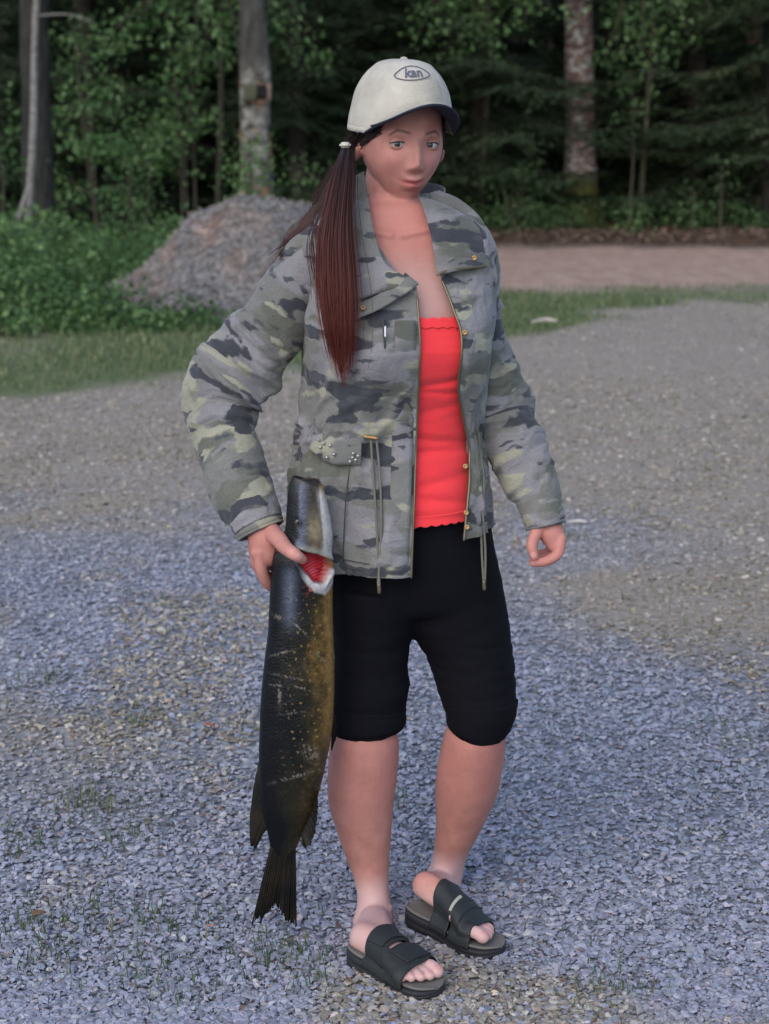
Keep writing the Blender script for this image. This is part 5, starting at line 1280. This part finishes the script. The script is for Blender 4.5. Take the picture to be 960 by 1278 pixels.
# pale clip that holds the ponytail
cl = P(431, 181, 3.462); bm = bmesh.new(); bmesh.ops.create_cube(bm, size=1); bmesh.ops.scale(bm, vec=(.020, .018, .010), verts=bm.verts); bmesh.ops.bevel(bm, geom=bm.edges[:], offset=.003, segments=2, affect='EDGES')
vv = np.array([x.co[:] for x in bm.verts]) + cl; ff = [[y.index for y in x.verts] for x in bm.faces]; bm.free()
mk('hair_clip', vv, mat=plain('pale_clip', (.45, .42, .36), .5), parent=person, polys=ff)

# ---------------------------------------------------------------- sandals
M_strap = N('black_strap', .6, .3); o = M_strap.obj(); M_strap.col(M_strap.mix(M_strap.noise(o, 18, 4), (.011, .013, .014), (.022, .025, .026))); M_strap.bump(M_strap.noise(o, 220, 3), .4, .003); M_strap = M_strap.m
M_sole = plain('rubber_sole', (.020, .020, .024), .65, .3, bscale=90, bs=.3); M_bed = plain('grey_footbed', (.13, .12, .11), .8, var=25, bscale=120); M_velcro = plain('light_tab', (.30, .29, .24), .8)
from mathutils.bvhtree import BVHTree
_bt = bmesh.new(); _bt.from_mesh(body.data); bmesh.ops.translate(_bt, vec=person.location, verts=_bt.verts); BVH = BVHTree.FromBMesh(_bt); _bt.free()
def sandal(Fr, inner, fr_foot, label, wedge=.0):
    root = mk_empty_child('sandal', Fr.o)
    # outline, wider at the ball, rounded at both ends
    uo = np.array([0, .012, .045, .09, .13, .17, .205, .232, .248, .254]); wl = np.array([.004, .024, .034, .034, .038, .045, .047, .040, .022, .004])
    t = spline(np.stack([uo, wl], 1), 40); u_, w_ = t[:, 0], np.maximum(t[:, 1], .003)
    cv = inner * .006 * sm(.09, .19, u_)
    hgt = np.interp(u_, [0, .09, .17, .254], [.034, .030, .022, .022]); bot_ = np.interp(u_, [0, .02, .2, .235, .254], [.004, 0, 0, .003, .010])
    lay = []
    for (gz_, gw) in ((0, .93), (.2, .99), (.45, 1.0), (.5, .96), (.56, 1.02), (.9, 1.03), (1.0, .98)):
        z_ = bot_ + (hgt - bot_) * gz_
        left = Fr(u_, cv + w_ * gw, z_); right = Fr(u_[::-1], (cv - w_ * gw)[::-1], z_[::-1]); lay.append(np.concatenate([left, right]))
    lay = np.array(lay); mk('sole', *closed(lay), mat=M_sole, parent=root)
    # footbed slightly dished, standing just above the sole
    tt = np.linspace(-1, 1, 16)[None]; vb = Fr(u_[:, None], cv[:, None] + w_[:, None] * .95 * tt, hgt[:, None] + .0015 + .003 * tt ** 2)
    o = mk('footbed', vb, grid_faces(40, 16), mat=M_bed, parent=root); solidify(o, .004, -1)
    # straps: arches over the foot
    def arch(name, u0, u1, a0, a1, grow, thick, mat, skew=0., par=root):
        uu = np.linspace(u0, u1, 16)[:, None]; aa = np.linspace(a0, a1, 40)[None]
        cvv = inner * .006 * sm(.09, .19, uu); wf = np.interp(uu, [.07, .115, .15, .175, .21], [.036, .039, .045, .048, .047]) + grow
        hf = np.interp(uu, [.07, .10, .13, .16, .19, .21], [.088, .076, .062, .050, .040, .034]) + grow; b0 = np.interp(uu, [.07, .25], [.026, .018])
        xo = np.cos(aa) * wf; zo = (hf * .98) * np.clip(np.sin(aa), 0, 1) ** .72
        rr = np.hypot(xo, zo); R_ = rr.copy()
        for i_ in range(16):
            u_c = float(uu[i_, 0]); cc = Fr(u_c, float(cvv[i_, 0]), float(b0[i_, 0]) + .004)
            for j2 in range(40):
                a_ = float(aa[0, j2]); dv = Fr.v * math.cos(a_) * inner + np.array([0, 0, math.sin(a_)])
                h = BVH.ray_cast(Vector(cc + dv * .11), Vector(-dv), .11)
                if h[0] is not None: R_[i_, j2] = (float(np.linalg.norm(np.array(h[0]) - cc)) + .002) / Fr.K
                else: R_[i_, j2] = float(wf[i_, 0]) * .9
                R_[i_, j2] = min(R_[i_, j2], float(hf[i_, 0]) * .98 + .012)
                if math.sin(a_) < .35: R_[i_, j2] = max(R_[i_, j2], float(wf[i_, 0]) * .97)
        Rraw = R_.copy()
        for _ in range(8):
            Rp = np.pad(R_, 1, mode='edge'); R_ = np.maximum(R_ * .55 + .45 * (Rp[:-2, 1:-1] + Rp[2:, 1:-1] + Rp[1:-1, :-2] + Rp[1:-1, 2:]) / 4, 0)
        R_ = np.maximum(R_, Rraw) + .0025 + grow
        x_ = np.cos(aa) * R_ * inner; z_ = b0 + .004 * np.sin(aa) + np.sin(aa) * R_
        o = mk(name, Fr(uu + 0 * x_, cvv + x_, z_), grid_faces(16, 40), mat=mat, parent=par); solidify(o, thick, 1); return o
    main = arch('strap', .080 if inner > 0 else .086, .135, .02, np.pi - .02, .001, .003, M_strap, .0)
    arch('strap', .143, .202, .02, np.pi - .02, .001, .003, M_strap, .0)
    # leather bridge on the outer side joins both straps
    if inner > 0: arch('strap_bridge', .13, .15, 2.0, np.pi - .02, .0015, .003, M_strap)
    else: arch('strap_bridge', .13, .15, .9, np.pi - .02, .0015, .003, M_strap)
    return root, arch
def mk_empty_child(name, loc):
    o = bpy.data.objects.new(name, None); COL.objects.link(o); o.parent = person; o.location = Vector(loc) - person.location; return o
ra, archA = sandal(FAs, 1, FAs, 'a')
archA('strap_flap', .083, .128, .85, 2.1, .0045, .003, M_strap, .0, ra); archA('strap_flap', .150, .194, .85, 2.1, .0045, .003, M_strap, .0, ra)
rb, archB = sandal(FBs, -1, FBs, 'b')
archB('strap_tab', .136, .142, 1.0, 1.6, .0035, .002, M_velcro, .0, rb)
tag(person, 'woman in camouflage jacket, red top, black knee leggings and beige cap holding a big fish', 'person')

# ================================================================ THE FISH
fish = empty('pike_fish', P(365, 1150, 3.36))
FT = np.array([(384, 597.5, 10, .5), (384, 599, 17, .6), (383, 603, 21, .65), (382.5, 615, 23.5, .75), (384, 640, 27, .85), (385, 665, 30, .85), (381, 685, 34, .82), (378, 700, 38, .80), (377, 720, 39, .80), (376, 745, 39.5, .80), (375, 790, 41, .80), (373.5, 830, 44, .78), (371, 880, 46, .78), (368, 920, 44.5, .76), (364.5, 950, 42, .74), (361.5, 980, 38.5, .7), (358.5, 1010, 33, .66), (356, 1035, 24.5, .62), (353.5, 1058, 17, .5), (353, 1072, 12, .35), (352.5, 1086, 5, .3)], float)
NRF, NTF = 620, 180
t = spline(FT, NRF); D_F = 3.335
s = np.array([pxm(D_F, y) for y in t[:, 1]]); C = P(t[:, 0], t[:, 1], D_F)
C[:, 1] += 0.012 * np.sin((t[:, 1] - 600) / 500 * 3)
V, Nn, rest = tube(C, t[:, 2] * s, t[:, 2] * s * t[:, 3] * .82, NTF)
thf = np.linspace(0, 2 * np.pi, NTF, endpoint=False)
cosf = np.cos(thf)[None] + 0 * t[:, :1]
px = np.sign((V - C[:, None])[..., 0]) * 0 + 480 + (V[..., 0]) / (V[..., 1]) * F / 1.0
# exact photo coordinates of each vertex
rel = V - CAM; zc = rel[..., 1] * ca - rel[..., 2] * sa; px = 480 + rel[..., 0] / zc * F; py = 639 - (rel[..., 1] * sa + rel[..., 2] * ca) / zc * F
front = sm(-.05, .25, cosf)
up_edge = np.interp(px, [362, 372, 384, 396, 408, 418], [684, 686, 690, 692, 697, 701])
lo_edge = np.interp(px, [362, 368, 376, 384, 392, 400, 406, 412, 418], [688, 697, 708, 718, 726, 729, 726, 716, 704])
lo_edge = lo_edge + .5 * np.sin(px * .5)
inside = sm(-1.2, 1.2, py - up_edge) * sm(-1.2, 1.2, lo_edge - py) * front
rim = np.exp(-((py - lo_edge - 5.5) / 5.0) ** 2) * sm(366, 376, px) * front * sm(-1, 2, py - lo_edge)
rimw = np.clip(sm(-1, 1.5, py - lo_edge) * sm(15, 9, py - lo_edge - 7 * sm(400, 412, px)) * sm(372, 386, px) * front, 0, 1)
oper = np.exp(-((py - up_edge + 3) / 4.5) ** 2) * front * sm(360, 372, px)
d = -.020 * inside + .0035 * rim + .0035 * oper
# gill filaments
d += inside * .0018 * np.sin((py + .35 * px) * 1.5 + 7 * (fbm(np.stack([px * .06, py * .06, 0 * px], -1), 23, 3)))
# head relief: cheek, jaw line, eye socket
gg = lambda cx, cy, sx, sy: np.exp(-((px - cx) / sx) ** 2 - ((py - cy) / sy) ** 2) * front
d += .0025 * gg(392, 668, 14, 10) - .0020 * np.exp(-((px - (399 + (py - 610) * .07)) / 1.8) ** 2) * front * sm(690, 670, py) - .002 * gg(372, 655, 3, 6)
d += .0012 * (fbm(np.stack([px * .05, py * .05, 0 * px], -1), 3, 4) - .5)
scl = np.sin(px * 1.25 + py * .62) * np.sin(px * 1.25 - py * .62); d += .0032 * (fbm(np.stack([px * .022, py * .016, 0 * px], -1), 33, 3) - .5)
V = V + Nn * d[..., None]
# ---- colours of the skin, with a bluish sky sheen painted on the head
def C3(*c): return np.array(c)
u = (px - t[:, 0:1]) / t[:, 2:3]           # -1 back .. +1 belly
nz = fbm(np.stack([px * .045, py * .02, 0 * px], -1), 7, 4) - .5; nf = fbm(np.stack([px * .22, py * .22, 0 * px], -1), 9, 3)
col = np.empty(px.shape + (3,)); back = C3(.003, .0034, .0045); side = C3(.011, .010, .006); gold = C3(.085, .052, .014); belly = C3(.26, .15, .045)
w1 = sm(-.35, .35, u + nz * 1.8 + .0)[..., None]; w2 = sm(.25, .95, u + nz * 1.9)[..., None]
lowfade = sm(985, 850, py)[..., None]
col[:] = back * (1 - w1) + side * w1; gd = gold * (.25 + 1.5 * nf[..., None]); col = col * (1 - w2 * (.25 + .75 * lowfade)) + gd * w2 * (.25 + .75 * lowfade)
edge_w = sm(.66, .92, u + nz * .5)[..., None] * sm(.0, 1, lowfade); col = col * (1 - edge_w * .6) + belly * edge_w * .6
# pale spots of a pike in rows
spots = (np.sin(px * .62 + nz * 5 + np.floor(py / 9) * 1.7) * np.sin(py * .36 + nz * 4) > .80) * sm(735, 760, py) * sm(1000, 930, py) * sm(-.5, 0, u) * sm(.42, .55, nf)
col = col * (1 - .55 * spots[..., None]) + C3(.26, .18, .07) * .55 * spots[..., None]
# scratches and slime patches
for (cx, cy, lx_, ly_, sl) in ((371, 782, 12, 2, .9), (362, 745, 3, 22, -.05), (402, 822, 9, 1.6, .75), (352, 815, 12, 1.6, -.3), (348, 770, 6, 3, .3), (360, 845, 16, 1.4, .2), (367, 890, 14, 1.2, -.1), (375, 967, 26, 2.4, -.28), (349, 867, 2, 14, 0), (388, 940, 9, 9, .2), (380, 860, 14, 1.2, .3), (345, 855, 8, 1.0, .1)):
    m_ = np.exp(-((px - cx) / lx_) ** 2 - ((py - cy - sl * (px - cx)) / ly_) ** 2) * sm(.42, .62, fbm(np.stack([px * .5, py * .5, 0 * px], -1), 19, 3)) * front
    col = col * (1 - .75 * m_[..., None]) + C3(.20, .175, .15) * .75 * m_[..., None]
hd = sm(712, 690, py)
bl = np.exp(-((px - 373 - (py - 640) * .03) / 10) ** 2) * hd * front; col = col * (1 - .8 * bl[..., None]) + C3(.085, .10, .16) * .8 * bl[..., None]  # reflection of the sky on the wet head, painted as blue
bl = np.exp(-((px - 362) / 9) ** 2) * sm(700, 720, py) * sm(800, 760, py) * front; col = col * (1 - .75 * bl[..., None]) + C3(.07, .085, .12) * .75 * bl[..., None]
tanh_ = gg(394, 662, 10, 22) * (.5 + nf) * hd; col = col * (1 - np.clip(tanh_, 0, 1)[..., None]) + C3(.17, .14, .085) * np.clip(tanh_, 0, 1)[..., None]
wj = sm(.45, .75, u) * hd * sm(603, 622, py) * front; col = col * (1 - wj[..., None] * .9) + C3(.36, .35, .35) * wj[..., None] * .9
op = oper * sm(684, 690, py + 6); col = col * (1 - .6 * op[..., None]) + C3(.24, .24, .19) * .6 * op[..., None]
dk = sm(-.30, -.5, u) * hd; col = col * (1 - dk[..., None]) + C3(.006, .007, .008) * dk[..., None]
dk = gg(396, 602, 7, 9); col = col * (1 - dk[..., None]) + C3(.02, .018, .02) * dk[..., None]
col = col * (1 - rimw[..., None]) + C3(.40, .38, .37) * rimw[..., None]
redc_ = C3(.34, .014, .022) * (.55 + .9 * nf[..., None]) + C3(.12, .03, .04) * np.clip(gg(395, 717, 8, 5), 0, 1)[..., None]
col = col * (1 - inside[..., None]) + redc_ * inside[..., None]
tipd = sm(606, 600, py) * front; col = col * (1 - .8 * tipd[..., None]) + C3(.012, .011, .012) * .8 * tipd[..., None]
blood = .7 * gg(386, 735, 5, 6) * (nf > .5); col = col * (1 - blood[..., None]) + C3(.42, .10, .08) * blood[..., None]
m = N('wet_fish_skin', .34, .22); m.col(m.mix(.5, m.attr('skin', 'Vector'), m.mix(1.0, m.attr('skin', 'Vector'), m.ramp(m.noise(m.obj(), 120, 3), [(.3, .6), (.7, 1.4)]), 'MULTIPLY')))
m.bump(m.mix(.5, m.noise(m.obj(), 55, 4, .6), m.vor(m.obj(), 260, 'Distance')), .38, .003)
m.b.inputs['Coat Weight'].default_value = .12; m.b.inputs['Coat Roughness'].default_value = .18; M_fish = m.m
v, q, tr = closed(V); colv = np.concatenate([col.reshape(-1, 3), col[0].mean(0)[None], col[-1].mean(0)[None]])
mk('body', v, q, tr, mat=M_fish, parent=fish, attrs={'skin': colv})
M_fin = N('dark_fin', .6, .15); o = M_fin.obj(); M_fin.col(M_fin.ramp(M_fin.noise(o, 20, 4), [(.35, (.005, .005, .005)), (.7, (.018, .014, .009))])); M_fin.bump(M_fin.noise(M_fin.map(o, (1, 1, .12)), 320, 2), .5, .003); M_fin = M_fin.m
def fin(name, A, B, Dp, n=34, m=18, ragged=2.5, curve=.01, seed=0, thick=.0025):
    """fin membrane from its root line A to its outer edge B, folded by its rays"""
    A = spline(np.array(A, float), n); B = spline(np.array(B, float), n); r_ = np.random.default_rng(seed)
    dirn = B - A; ln = np.linalg.norm(dirn, axis=1)[:, None] + 1e-6; B = B + dirn / ln * (r_.normal(0, ragged, (n, 1)))
    t_ = np.linspace(0, 1, m)[None, :, None]; p = A[:, None] * (1 - t_) + B[:, None] * t_
    dep = Dp + curve * t_[..., 0] ** 2 + .0012 * np.sin(np.arange(n) * 1.9)[:, None] * (.3 + t_[..., 0])
    o = mk(name, P(p[..., 0], p[..., 1], dep), grid_faces(n, m), mat=M_fin, parent=fish); solidify(o, thick, 0); return o
fin('dorsal_fin', [(327, 948), (327, 975), (330, 1000), (334, 1022), (338, 1036)], [(324, 950), (317, 985), (312, 1030), (317, 1060), (332, 1030)], D_F + .004, curve=.02, seed=1, ragged=1.2)
fin('anal_fin', [(397, 985), (392, 1000), (386, 1015), (380, 1030), (376, 1040)], [(396, 990), (396, 1012), (392, 1040), (383, 1058), (377, 1052)], D_F, curve=-.015, seed=2, ragged=1.2)
fin('tail_fin', [(338, 1056), (344, 1060), (352, 1062), (361, 1060), (369, 1056)], [(316, 1149), (330, 1143), (343, 1127), (354, 1142), (370, 1155)], D_F - .0, n=60, m=30, curve=.012, seed=3, ragged=3.2, thick=.003)
fin('tail_fin_edge', [(336, 1062), (330, 1090), (322, 1120)], [(342, 1072), (338, 1105), (330, 1140)], D_F - .002, n=20, m=8, ragged=.6, seed=4) if False else None
fin('pelvic_fin', [(412, 880), (414, 890), (415, 900)], [(417, 885), (420, 915), (414, 937)], D_F + .02, n=20, m=12, curve=.01, seed=5, ragged=1)
fin('pectoral_fin', [(405, 744), (407, 750), (409, 757)], [(414, 760), (416, 776), (411, 790)], D_F + .02, n=16, m=10, curve=.02, seed=6, ragged=1)
# eye and teeth of the lower jaw
e = mk('eye', *ellipsoid(P(372, 652, D_F - .030), (.0058, .003, .0058), None, 20, 12), mat=plain('fish_iris', (.05, .045, .03), .15, .5), parent=fish)
mk('pupil', *ellipsoid(P(372, 652, D_F - .0325), (.0026, .0016, .003), None, 14, 8), mat=plain('fish_pupil', (.003, .003, .003), .05, .6), parent=e)
tag(fish, 'large dark pike held head up by the gills, golden brown belly towards the leg', 'fish')
